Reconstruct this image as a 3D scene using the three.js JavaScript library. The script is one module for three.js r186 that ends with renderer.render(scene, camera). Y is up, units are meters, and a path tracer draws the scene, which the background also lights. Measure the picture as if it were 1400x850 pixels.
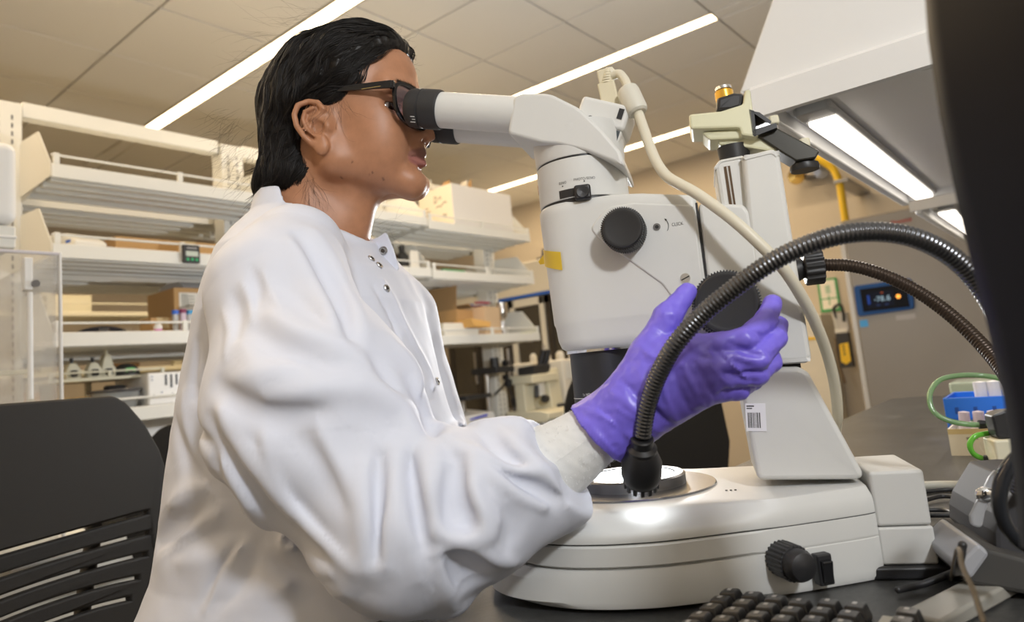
import * as THREE from 'three';
import * as BGU from 'three/addons/utils/BufferGeometryUtils.js';
import { RoundedBoxGeometry } from 'three/addons/geometries/RoundedBoxGeometry.js';
import { RectAreaLightUniformsLib } from 'three/addons/lights/RectAreaLightUniformsLib.js';
import { createNoise3D } from 'simplex-noise';

// ---------- camera, light, exposure ----------
const scene = new THREE.Scene();
const CAM_H = 1.12, BENCH = 0.898, CEIL = 3.09;
const FOCAL = 955.7, CENTRE_X = 700, CENTRE_Y = 382.63;           // in pixels of a 1400 x 850 picture
const rad = THREE.MathUtils.degToRad;
const YAW = rad(38.787), PITCH = rad(7.3105), ROLL = rad(-5.4875);
const V = (x, y, z) => new THREE.Vector3(x, y, z);
const forward = V(-Math.sin(YAW) * Math.cos(PITCH), Math.sin(PITCH), -Math.cos(YAW) * Math.cos(PITCH));
const flatRight = V(Math.cos(YAW), 0, -Math.sin(YAW)), flatUp = flatRight.clone().cross(forward);
const camRight = flatRight.clone().multiplyScalar(Math.cos(ROLL)).addScaledVector(flatUp, Math.sin(ROLL));
const camUp = flatRight.clone().multiplyScalar(-Math.sin(ROLL)).addScaledVector(flatUp, Math.cos(ROLL));
const camera = new THREE.PerspectiveCamera(2 * Math.atan(425 / FOCAL) * 180 / Math.PI, 1400 / 850, 0.02, 60);
camera.setViewOffset(1400, 850, 0, 425 - CENTRE_Y, 1400, 850);
camera.position.set(0, CAM_H, 0);
camera.quaternion.setFromRotationMatrix(new THREE.Matrix4().makeBasis(camRight, camUp, forward.clone().negate()));
camera.focus = 0.78; camera.userData.fStop = 5.2;
scene.add(camera);
scene.background = new THREE.Color(0x000000);

RectAreaLightUniformsLib.init();
const renderer = new THREE.WebGLRenderer({ antialias: true });
renderer.toneMapping = THREE.LinearToneMapping;
renderer.toneMappingExposure = 1.2;
renderer.shadowMap.enabled = true;

const CEILING_LIGHT = { color: new THREE.Color(1, 0.76, 0.48), power: 30, glow: 6 };
const SHELF_LIGHT = { color: new THREE.Color(1, 0.9, 0.78), power: 9, glow: 3 };
// the photographer's flash, held high to the right of the camera: it throws the shadow of the person on the chair
const FLASH = { at: V(0.95, 2.02, 0.32), aim: V(-0.5, 1.15, -0.6), color: new THREE.Color(0.95, 0.975, 1), power: 4.9, size: 0.085 };
// a second flash behind the microscope: it rims the chin, the cable and the cuff and lights the ceiling and the shelves
const REAR_FLASH = { at: V(0, 0, 0), color: new THREE.Color(0.97, 0.985, 1), power: 3.0, size: 0.035 };

// ---------- helpers ----------
const noise3 = (() => { let s = 7; return createNoise3D(() => (s = (s * 16807) % 2147483647) / 2147483647); })();
function random(seed) { let s = seed >>> 0; return () => { s = (s + 0x6d2b79f5) | 0; let t = Math.imul(s ^ (s >>> 15), 1 | s); t = (t + Math.imul(t ^ (t >>> 7), 61 | t)) ^ t; return ((t ^ (t >>> 14)) >>> 0) / 4294967296; }; }
const lerp = (a, b, t) => a + (b - a) * t, clamp = (x, a, b) => Math.max(a, Math.min(b, x));
const smooth = (a, b, x) => { const t = clamp((x - a) / (b - a), 0, 1); return t * t * (3 - 2 * t); };
const taken = new Map();
function numbered(name) { const n = taken.get(name) ?? 0; taken.set(name, n + 1); return n ? name + '_' + String(n).padStart(3, '0') : name; }
function tag(o, label, category, group) { o.userData = { label, category }; if (group) o.userData.group = group; return o; }
function thing(name, label, category, at = [0, 0, 0], turn = 0, group) {
  const o = new THREE.Group(); o.name = numbered(name); scene.add(o); o.position.set(...at); o.rotation.y = turn;
  return tag(o, label, category, group);
}
function part(name, geometry, material, parent, label) {
  const m = new THREE.Mesh(geometry, material); m.name = numbered(name); parent.add(m); if (label) m.userData.label = label; return m;
}
function single(name, geometry, material, label, category, at = [0, 0, 0], turn = 0, group) {
  const m = new THREE.Mesh(geometry, material); m.name = numbered(name); scene.add(m); m.position.set(...at); m.rotation.y = turn;
  return tag(m, label, category, group);
}
function struct(name, geometry, material, parent = scene) {
  const m = new THREE.Mesh(geometry, material); m.name = parent === scene ? name : numbered(name); parent.add(m); if (parent === scene) m.userData.kind = 'structure'; return m;
}
function copy(o, label, at, turn, group) {
  const c = o.clone(); c.name = numbered(o.name.replace(/_\d{3}$/, '')); scene.add(c);
  c.traverse((p) => { if (p !== c) p.name = numbered(p.name.replace(/_\d{3}$/, '')); });
  if (at) c.position.set(...at); if (turn !== undefined) c.rotation.y = turn;
  c.userData = { ...o.userData }; if (label) c.userData.label = label; if (group) c.userData.group = group; return c;
}
// geometry
function mg(list) {
  const out = list.map((g) => { const n = g.index ? g.toNonIndexed() : g; for (const k of Object.keys(n.attributes)) if (!['position', 'normal', 'uv'].includes(k)) n.deleteAttribute(k); return n; });
  const uv = out.every((g) => g.attributes.uv); if (!uv) out.forEach((g) => g.deleteAttribute('uv'));
  return BGU.mergeGeometries(out);
}
function box(w, h, d, x = 0, y = 0, z = 0, r = 0) {
  const g = r ? new RoundedBoxGeometry(w, h, d, 2, Math.min(r, w / 2.01, h / 2.01, d / 2.01)) : new THREE.BoxGeometry(w, h, d); return g.translate(x, y, z);
}
const span = (x0, x1, y0, y1, z0, z1, r = 0) => box(x1 - x0, y1 - y0, z1 - z0, (x0 + x1) / 2, (y0 + y1) / 2, (z0 + z1) / 2, r);
const curve = (pts, closed = false) => new THREE.CatmullRomCurve3(pts.map((p) => p.isVector3 ? p : V(...p)), closed, 'centripetal');
const tube = (pts, r, n = 40, m = 10, closed = false) => capped(curve(pts, closed), r, n, m, closed);
function capped(c, r, n, m, closed) {
  const g = new THREE.TubeGeometry(c, n, r, m, closed); if (closed) return g;
  const ends = [0, 1].map((t) => { const p = c.getPointAt(t), d = c.getTangentAt(t).multiplyScalar(t ? 1 : -1); const k = new THREE.SphereGeometry(r, m, 6, 0, 2 * Math.PI, 0, Math.PI / 2);
    return k.applyQuaternion(new THREE.Quaternion().setFromUnitVectors(V(0, 1, 0), d)).translate(p.x, p.y, p.z); });
  return mg([g, ...ends]);
}
// normals that stay sharp where faces meet at more than the angle; large faces weigh more, so that flats stay flat
function creased(g, angle) {
  const q = g.index ? g.toNonIndexed() : g, p = q.attributes.position, n = p.count, fn = [], ids = new Map(), who = [], nor = new Float32Array(n * 3), lim = Math.cos(angle);
  const a = V(), b = V(), c = V();
  for (let i = 0; i < n; i += 3) {
    a.fromBufferAttribute(p, i); b.fromBufferAttribute(p, i + 1); c.fromBufferAttribute(p, i + 2); const f = b.sub(a).cross(c.sub(a)), w = f.length(); fn.push([f.x / (w || 1), f.y / (w || 1), f.z / (w || 1), w]);
    for (let k = 0; k < 3; k++) { const key = Math.round(p.getX(i + k) * 1e5) + ',' + Math.round(p.getY(i + k) * 1e5) + ',' + Math.round(p.getZ(i + k) * 1e5); if (!ids.has(key)) ids.set(key, []); const l = ids.get(key); l.push(i / 3); who.push(l); }
  }
  for (let i = 0; i < n; i++) {
    const f = fn[Math.floor(i / 3)]; let x = 0, y = 0, z = 0;
    for (const j of who[i]) { const h = fn[j]; if (f[0] * h[0] + f[1] * h[1] + f[2] * h[2] > lim) { x += h[0] * h[3]; y += h[1] * h[3]; z += h[2] * h[3]; } }
    const L = Math.hypot(x, y, z) || 1; nor[i * 3] = x / L; nor[i * 3 + 1] = y / L; nor[i * 3 + 2] = z / L;
  }
  q.setAttribute('normal', new THREE.BufferAttribute(nor, 3)); return q;
}
const lathe = (profile, n = 48) => new THREE.LatheGeometry(profile.map(([r, y]) => new THREE.Vector2(Math.max(r, 1e-5), y)), n);
// a lathe with hard edges kept: profile points doubled where the outline turns
function turned(profile, n = 48) { return creased(lathe(profile, n), rad(35)); }
function along(g, from, to) { const a = from.isVector3 ? from : V(...from), b = to.isVector3 ? to : V(...to); const d = b.clone().sub(a).normalize(); return g.applyQuaternion(new THREE.Quaternion().setFromUnitVectors(V(0, 1, 0), d)).translate(a.x, a.y, a.z); }
function rod(a, b, r, m = 12, r2 = r) { a = a.isVector3 ? a : V(...a); b = b.isVector3 ? b : V(...b); const L = a.distanceTo(b); return along(new THREE.CylinderGeometry(r2, r, L, m).translate(0, L / 2, 0), a, b); }
function ext(points, z0, z1, bevel = 0, seg = 2, holes = []) {
  const s = new THREE.Shape(points.map(([x, y]) => new THREE.Vector2(x, y))); for (const h of holes) s.holes.push(new THREE.Path(h.map(([x, y]) => new THREE.Vector2(x, y))));
  const b = Math.min(bevel, (z1 - z0) / 2.01);
  const g = new THREE.ExtrudeGeometry(s, { depth: z1 - z0 - 2 * b, bevelEnabled: b > 0, bevelThickness: b, bevelSize: b, bevelOffset: -b, bevelSegments: seg, curveSegments: 16 });
  const q = creased(g.translate(0, 0, z0 + b), rad(40)), p = q.attributes.position, nr = q.attributes.normal;
  for (let i = 0; i < p.count; i += 3) { const za = p.getZ(i), flat = Math.abs(za - p.getZ(i + 1)) < 1e-7 && Math.abs(za - p.getZ(i + 2)) < 1e-7; if (flat) for (let k = 0; k < 3; k++) nr.setXYZ(i + k, 0, 0, Math.abs(za - z1) < 1e-6 ? 1 : -1); }
  return q;
}
function rounded(points, r, n = 5, least = 0.0066) {          // rounds the corners of a polygon
  const out = [];
  points.forEach((p, i) => {
    const a = points[(i + points.length - 1) % points.length], b = points[(i + 1) % points.length], rr = Math.max(p[2] ?? r, least);
    const u = new THREE.Vector2(a[0] - p[0], a[1] - p[1]), w = new THREE.Vector2(b[0] - p[0], b[1] - p[1]); const half = Math.acos(clamp(u.clone().normalize().dot(w.clone().normalize()), -1, 1)) / 2, t = half > 1.5 ? 0 : Math.min(rr * 1.15 / Math.tan(half), u.length() * 0.48, w.length() * 0.48);
    if (t < 1e-6) { out.push([p[0], p[1]]); return; } u.setLength(t); w.setLength(t);
    for (let k = 0; k <= n; k++) { const s = k / n, A = (1 - s) ** 2, B = 2 * s * (1 - s), C = s * s; out.push([A * (p[0] + u.x) + B * p[0] + C * (p[0] + w.x), A * (p[1] + u.y) + B * p[1] + C * (p[1] + w.y)]); }
  });
  return out;
}
// rings of equal point counts, one above another, closed at both ends
function loft(rings, crease = 40) {
  const n = rings[0].length, pos = [], idx = [];
  rings.forEach((r) => r.forEach((p) => pos.push(p[0], p[1], p[2])));
  for (let k = 0; k + 1 < rings.length; k++) for (let i = 0; i < n; i++) { const a = k * n + i, b = k * n + (i + 1) % n, c = a + n, d = b + n; idx.push(a, c, b, b, c, d); }
  for (const k of [0, rings.length - 1]) { const c = rings[k].reduce((s, p) => [s[0] + p[0] / n, s[1] + p[1] / n, s[2] + p[2] / n], [0, 0, 0]); const ci = pos.length / 3; pos.push(...c); for (let i = 0; i < n; i++) { const a = k * n + i, b = k * n + (i + 1) % n; k ? idx.push(a, ci, b) : idx.push(a, b, ci); } }
  const g = new THREE.BufferGeometry(); g.setAttribute('position', new THREE.Float32BufferAttribute(pos, 3)); g.setIndex(idx); g.computeVertexNormals();
  return creased(g, rad(crease));
}
function boxUV(g, s = 1) {                    // uv in metres, by the axis each face looks along
  const q = g.index ? g.toNonIndexed() : g, p = q.attributes.position, uv = new Float32Array(p.count * 2);
  for (let i = 0; i < p.count; i += 3) {
    const a = V().fromBufferAttribute(p, i), b = V().fromBufferAttribute(p, i + 1), c = V().fromBufferAttribute(p, i + 2); const n = b.clone().sub(a).cross(c.clone().sub(a));
    const k = Math.abs(n.x) > Math.abs(n.y) && Math.abs(n.x) > Math.abs(n.z) ? [2, 1] : Math.abs(n.y) > Math.abs(n.z) ? [0, 2] : [0, 1];
    [a, b, c].forEach((v, j) => { const e = v.toArray(); uv[(i + j) * 2] = e[k[0]] * s; uv[(i + j) * 2 + 1] = e[k[1]] * s; });
  }
  q.setAttribute('uv', new THREE.BufferAttribute(uv, 2)); return q;
}
// smooth closed surface of a distance field by naive surface nets
function netted(sdf, lo, hi, cell, color) {
  const nx = Math.ceil((hi[0] - lo[0]) / cell) + 1, ny = Math.ceil((hi[1] - lo[1]) / cell) + 1, nz = Math.ceil((hi[2] - lo[2]) / cell) + 1;
  const f = new Float32Array(nx * ny * nz), at = (i, j, k) => i + nx * (j + ny * k);
  // coarse pass first: blocks far from the surface keep one value
  const S = 4;
  for (let k = 0; k < nz; k += S) for (let j = 0; j < ny; j += S) for (let i = 0; i < nx; i += S) {
    const m = (S / 2) * cell, d = sdf(lo[0] + i * cell + m, lo[1] + j * cell + m, lo[2] + k * cell + m), far = Math.abs(d) > cell * S * 2.4;
    for (let c = k; c < Math.min(k + S, nz); c++) for (let b = j; b < Math.min(j + S, ny); b++) for (let a = i; a < Math.min(i + S, nx); a++)
      f[at(a, b, c)] = far ? d : sdf(lo[0] + a * cell, lo[1] + b * cell, lo[2] + c * cell);
  }
  const vid = new Int32Array(nx * ny * nz).fill(-1), pos = [], idx = [];
  for (let k = 0; k < nz - 1; k++) for (let j = 0; j < ny - 1; j++) for (let i = 0; i < nx - 1; i++) {
    let n = 0, x = 0, y = 0, z = 0, mask = 0; const g = [];
    for (let c = 0; c < 8; c++) { const v = f[at(i + (c & 1), j + ((c >> 1) & 1), k + (c >> 2))]; g.push(v); if (v < 0) mask |= 1 << c; }
    if (mask === 0 || mask === 255) continue;
    for (let c = 0; c < 8; c++) for (let b = 1; b < 8; b <<= 1) if (!(c & b)) { const d = c | b; if ((g[c] < 0) !== (g[d] < 0)) { const t = g[c] / (g[c] - g[d]); x += (c & 1) + (b === 1 ? t : 0); y += ((c >> 1) & 1) + (b === 2 ? t : 0); z += (c >> 2) + (b === 4 ? t : 0); n++; } }
    vid[at(i, j, k)] = pos.length / 3; pos.push(lo[0] + (i + x / n) * cell, lo[1] + (j + y / n) * cell, lo[2] + (k + z / n) * cell);
  }
  const quad = (a, b, c, d, flip) => { if (a < 0 || b < 0 || c < 0 || d < 0) return; flip ? idx.push(a, c, b, a, d, c) : idx.push(a, b, c, a, c, d); };
  for (let k = 1; k < nz - 1; k++) for (let j = 1; j < ny - 1; j++) for (let i = 1; i < nx - 1; i++) {
    const s = f[at(i, j, k)] < 0;
    if (s !== f[at(i + 1, j, k)] < 0) quad(vid[at(i, j - 1, k - 1)], vid[at(i, j, k - 1)], vid[at(i, j, k)], vid[at(i, j - 1, k)], !s);
    if (s !== f[at(i, j + 1, k)] < 0) quad(vid[at(i - 1, j, k - 1)], vid[at(i - 1, j, k)], vid[at(i, j, k)], vid[at(i, j, k - 1)], !s);
    if (s !== f[at(i, j, k + 1)] < 0) quad(vid[at(i - 1, j - 1, k)], vid[at(i, j - 1, k)], vid[at(i, j, k)], vid[at(i - 1, j, k)], !s);
  }
  const g = new THREE.BufferGeometry(); g.setAttribute('position', new THREE.Float32BufferAttribute(pos, 3)); g.setIndex(idx);
  const nor = new Float32Array(pos.length), e = cell * 0.6, col = color ? new Float32Array(pos.length) : null;
  for (let i = 0; i < pos.length; i += 3) {
    const [x, y, z] = [pos[i], pos[i + 1], pos[i + 2]]; const n = V(sdf(x + e, y, z) - sdf(x - e, y, z), sdf(x, y + e, z) - sdf(x, y - e, z), sdf(x, y, z + e) - sdf(x, y, z - e)).normalize();
    nor[i] = n.x; nor[i + 1] = n.y; nor[i + 2] = n.z;
    if (col) { const c = color(x, y, z); col[i] = c[0]; col[i + 1] = c[1]; col[i + 2] = c[2]; }
  }
  g.setAttribute('normal', new THREE.BufferAttribute(nor, 3)); if (col) g.setAttribute('color', new THREE.BufferAttribute(col, 3));
  return g;
}
// distance fields
const smin = (a, b, k) => { const h = Math.max(k - Math.abs(a - b), 0) / k; return Math.min(a, b) - h * h * k * 0.25; };
const smax = (a, b, k) => -smin(-a, -b, k);
function capsule(ax, ay, az, bx, by, bz, r1, r2 = r1) {       // tapered
  const dx = bx - ax, dy = by - ay, dz = bz - az, L2 = dx * dx + dy * dy + dz * dz || 1e-9;
  return (x, y, z) => { const px = x - ax, py = y - ay, pz = z - az; const t = clamp((px * dx + py * dy + pz * dz) / L2, 0, 1); return Math.hypot(px - dx * t, py - dy * t, pz - dz * t) - (r1 + (r2 - r1) * t); };
}
const cap = (a, b, r1, r2 = r1) => capsule(a[0], a[1], a[2], b[0], b[1], b[2], r1, r2);
const ellipsoid = (c, r) => (x, y, z) => { const a = (x - c[0]) / r[0], b = (y - c[1]) / r[1], d = (z - c[2]) / r[2]; const k0 = Math.hypot(a, b, d), k1 = Math.hypot(a / r[0], b / r[1], d / r[2]); return k1 < 1e-9 ? -Math.min(...r) : k0 * (k0 - 1) / k1; };
function polyDist(pts, x, y, z) {              // [distance, share of the length, signed side]
  let best = 1e9, where = 0;
  for (let i = 0; i + 1 < pts.length; i++) {
    const a = pts[i], b = pts[i + 1], dx = b[0] - a[0], dy = b[1] - a[1], dz = b[2] - a[2], L2 = dx * dx + dy * dy + dz * dz;
    const t = clamp(((x - a[0]) * dx + (y - a[1]) * dy + (z - a[2]) * dz) / L2, 0, 1), d = Math.hypot(x - a[0] - dx * t, y - a[1] - dy * t, z - a[2] - dz * t);
    if (d < best) { best = d; where = (i + t) / (pts.length - 1); }
  }
  return [best, where];
}
// ---------- the microscope's own axes: x along its arm (away from the person), z towards the camera side, heights over the camera's level ----------
const AXIS = rad(90 - 66.2);
const ORIGIN = V(-0.42497, 0, -0.67599), AX = V(Math.cos(AXIS), 0, -Math.sin(AXIS)), AZ = V(Math.sin(AXIS), 0, Math.cos(AXIS));
const GAP = 0.79;
function sight(px, py) { return forward.clone().addScaledVector(camRight, (px - CENTRE_X) / FOCAL).addScaledVector(camUp, -(py - CENTRE_Y) / FOCAL); }
// where a measured point of the photograph lies in the plane z = k of those axes (heights over the bench)
const LIFT = CAM_H - BENCH;
function Q(px, py, k = 0) { const d = sight(px, py); d.multiplyScalar((k - GAP) / d.dot(AZ)); const p = d.clone().sub(ORIGIN); return [p.dot(AX), p.y + LIFT, k]; }
const Q2 = (list, k) => list.map(([x, y, r]) => { const p = Q(x, y, k); return r === undefined ? [p[0], p[1]] : [p[0], p[1], r]; });
const Q3 = (list) => list.map(([x, y, k]) => V(...Q(x, y, k)));
const inAxes = (p) => ORIGIN.clone().addScaledVector(AX, p[0]).addScaledVector(AZ, p[2]).setY(BENCH + p[1]);
function atY(px, py, y) { const d = sight(px, py); return d.multiplyScalar((y - CAM_H) / d.y).add(V(0, CAM_H, 0)); }
function atX(px, py, x) { const d = sight(px, py); return d.multiplyScalar(x / d.x).add(V(0, CAM_H, 0)); }
function atZ(px, py, z) { const d = sight(px, py); return d.multiplyScalar(z / d.z).add(V(0, CAM_H, 0)); }
function atD(px, py, dist) { return sight(px, py).multiplyScalar(dist).add(V(0, CAM_H, 0)); }

// ---------- textures and materials ----------
function dataTex(n, fn, repeat = 1, srgb = false) {
  const d = new Uint8Array(n * n * 4);
  for (let y = 0; y < n; y++) for (let x = 0; x < n; x++) { const c = fn(x / n, y / n), o = (y * n + x) * 4; const a = Array.isArray(c) ? c : [c, c, c]; d[o] = clamp(a[0], 0, 1) * 255; d[o + 1] = clamp(a[1], 0, 1) * 255; d[o + 2] = clamp(a[2], 0, 1) * 255; d[o + 3] = 255; }
  const t = new THREE.DataTexture(d, n, n); t.wrapS = t.wrapT = THREE.RepeatWrapping; t.magFilter = THREE.LinearFilter; t.minFilter = THREE.LinearFilter; t.repeat.set(repeat, repeat); if (srgb) t.colorSpace = THREE.SRGBColorSpace; t.needsUpdate = true; return t;
}
const wrapNoise = (u, v, f, s = 0) => { const a = u * 2 * Math.PI, b = v * 2 * Math.PI, R = f / (2 * Math.PI); return 0.5 * (noise3(Math.cos(a) * R + s, Math.sin(a) * R, Math.cos(b) * R + 1.7 * s) + noise3(Math.sin(b) * R + s + 9, Math.cos(a) * R + 5, Math.sin(a) * R + Math.cos(b) * R)); };
const rnd = random(11);
const grainTex = dataTex(256, (u, v) => 0.5 + 0.35 * wrapNoise(u, v, 60) + 0.3 * (rnd() - 0.5));
const fineGrain = (metres) => { const t = grainTex.clone(); t.repeat.set(1 / metres, 1 / metres); t.needsUpdate = true; return t; };
const lin = (r, g, b) => new THREE.Color().setRGB(r, g, b);
const mat = (color, roughness = 0.5, metalness = 0, more = {}) => new THREE.MeshPhysicalMaterial({ color, roughness, metalness, ...more });
function canvasTex(w, h, draw) {
  const c = document.createElement('canvas'); c.width = w; c.height = h; draw(c.getContext('2d'), w, h);
  const t = new THREE.CanvasTexture(c); t.colorSpace = THREE.SRGBColorSpace; t.magFilter = THREE.LinearFilter; return t;
}
const W = {
  scope: mat(lin(0.64, 0.64, 0.62), 0.42, 0, { bumpMap: fineGrain(0.02), bumpScale: 0.00012 }),
  scopeSmooth: mat(lin(0.66, 0.66, 0.64), 0.35),
  scopeWarm: mat(lin(0.62, 0.60, 0.52), 0.42),
  black: mat(lin(0.018, 0.018, 0.02), 0.42), rubber: mat(lin(0.022, 0.022, 0.024), 0.6), blackGloss: mat(lin(0.012, 0.012, 0.014), 0.18), darkPlastic: mat(lin(0.03, 0.03, 0.032), 0.5),
  steel: mat(lin(0.6, 0.6, 0.6), 0.28, 1), darkSteel: mat(lin(0.22, 0.22, 0.23), 0.35, 1), chrome: mat(lin(0.75, 0.75, 0.75), 0.1, 1),
  shelf: mat(lin(0.72, 0.72, 0.68), 0.45), cream: mat(lin(0.7, 0.66, 0.5), 0.45), white: mat(lin(0.78, 0.78, 0.77), 0.4), warmWhite: mat(lin(0.75, 0.72, 0.64), 0.5),
  card: mat(lin(0.48, 0.29, 0.12), 0.85), cardDark: mat(lin(0.32, 0.2, 0.09), 0.85), paper: mat(lin(0.78, 0.76, 0.7), 0.8),
  blue: mat(lin(0.03, 0.14, 0.62), 0.35), green: mat(lin(0.02, 0.38, 0.14), 0.5), yellow: mat(lin(0.85, 0.55, 0.02), 0.45),
  glass: new THREE.MeshPhysicalMaterial({ color: 0xffffff, roughness: 0.03, transmission: 1, thickness: 0, ior: 1.45 }),
};
function ink(text, color = '#333', font = 'bold 60px sans-serif', w = 256, h = 64, back = null) {
  return canvasTex(w, h, (g) => { if (back) { g.fillStyle = back; g.fillRect(0, 0, w, h); } g.fillStyle = color; g.font = font; g.textAlign = 'center'; g.textBaseline = 'middle'; g.fillText(text, w / 2, h / 2); });
}

// ---------- lights outside the fittings' own builders: the flash ----------
function areaLight(color, power, w, h, at, aim) {
  const l = new THREE.RectAreaLight(color, power, w, h); l.position.copy(at); scene.add(l); l.lookAt(aim); l.name = 'light'; return l;
}
{
  const f = thing('photo_flash', 'black flash head with a frosted dome on a light stand', 'flash', [FLASH.at.x, 0, FLASH.at.z]);
  const y = FLASH.at.y, glow = mat(0xeeeeee, 0.6); glow.emissive = FLASH.color; glow.emissiveIntensity = 3;
  part('dome', new THREE.SphereGeometry(FLASH.size, 32, 20).translate(0, y, 0), glow, f);
  const back = FLASH.at.clone().sub(FLASH.aim).setY(0).normalize();
  part('flash_body', rod(back.clone().multiplyScalar(FLASH.size - .01).setY(y - .02), back.clone().multiplyScalar(.26).setY(y - .03), .045, 24), W.darkPlastic, f);
  const p = back.clone().multiplyScalar(.2);
  part('stand_pole', rod([p.x, .02, p.z], [p.x, y - .06, p.z], .014), W.darkPlastic, f);
  for (const a of [0, 2.1, 4.2]) part('stand_leg', rod([p.x, .35, p.z], [p.x + Math.cos(a) * .3, .01, p.z + Math.sin(a) * .3], .009), W.darkPlastic, f);
  const l = new THREE.PointLight(FLASH.color, FLASH.power, 0, 2); l.position.copy(FLASH.at); l.shadow.radius = FLASH.size * 50; l.name = 'flash_light'; l.castShadow = true; scene.add(l);
}

{
  REAR_FLASH.at.copy(atD(848, 395, 2.5)); const p = REAR_FLASH.at, f = thing('slave_flash', 'small bare-dome flash on a stand in the aisle, hidden behind the microscope body', 'flash', [p.x, 0, p.z]);
  const glow = mat(0xeeeeee, .6); glow.emissive = REAR_FLASH.color; glow.emissiveIntensity = 3; part('dome', new THREE.SphereGeometry(REAR_FLASH.size, 24, 16).translate(0, p.y, 0), glow, f);
  part('flash_body', span(-.03, .03, p.y - .16, p.y - REAR_FLASH.size - .003, -.02, .02, .006), W.darkPlastic, f); part('stand_pole', rod([0, .02, 0], [0, p.y - .161, 0], .01), W.darkPlastic, f);
  for (const a of [0, 2.1, 4.2]) part('stand_leg', rod([0, .3, 0], [Math.cos(a) * .3, .01, Math.sin(a) * .3], .008), W.darkPlastic, f);
  const l = new THREE.PointLight(REAR_FLASH.color, REAR_FLASH.power, 0, 2); l.position.copy(p); l.shadow.radius = REAR_FLASH.size * 50; l.name = 'slave_flash_light'; l.castShadow = true; scene.add(l);
}

// ---------- the room ----------
const wallMat = mat(lin(0.56, 0.50, 0.41), 0.9, 0, { bumpMap: fineGrain(0.06), bumpScale: 0.0004 });
const X0 = -8, X1 = 1.7, Z0 = -6.62, Z1 = 2.3;
const floorTex = dataTex(512, (u, v) => { const a = 0.52 + 0.06 * wrapNoise(u, v, 6) + 0.08 * wrapNoise(u, v, 60, 3); return [a * 1.02, a * 0.97, a * 0.88]; }, 1, true); floorTex.repeat.set(0.6, 0.6);
struct('floor', boxUV(span(X0 - .1, X1 + .1, -.1, 0, Z0 - .1, Z1 + .1)), mat(0xffffff, 0.35, 0, { map: floorTex }));
struct('wall_far', boxUV(span(X0 - .1, X1 + .1, 0, CEIL + .12, Z0 - .12, Z0)), wallMat);
struct('wall_left', boxUV(span(X0 - .12, X0, 0, CEIL + .12, Z0, Z1)), wallMat);
struct('wall_right', boxUV(span(X1, X1 + .12, 0, CEIL + .12, Z0, Z1)), wallMat);
struct('wall_near', boxUV(span(X0 - .1, X1 + .1, 0, CEIL + .12, Z1, Z1 + .12)), wallMat);
const ceiling = struct('ceiling', span(X0 - .1, X1 + .1, CEIL + .045, CEIL + .14, Z0 - .1, Z1 + .1), mat(lin(0.4, 0.37, 0.32), 0.9));
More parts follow.
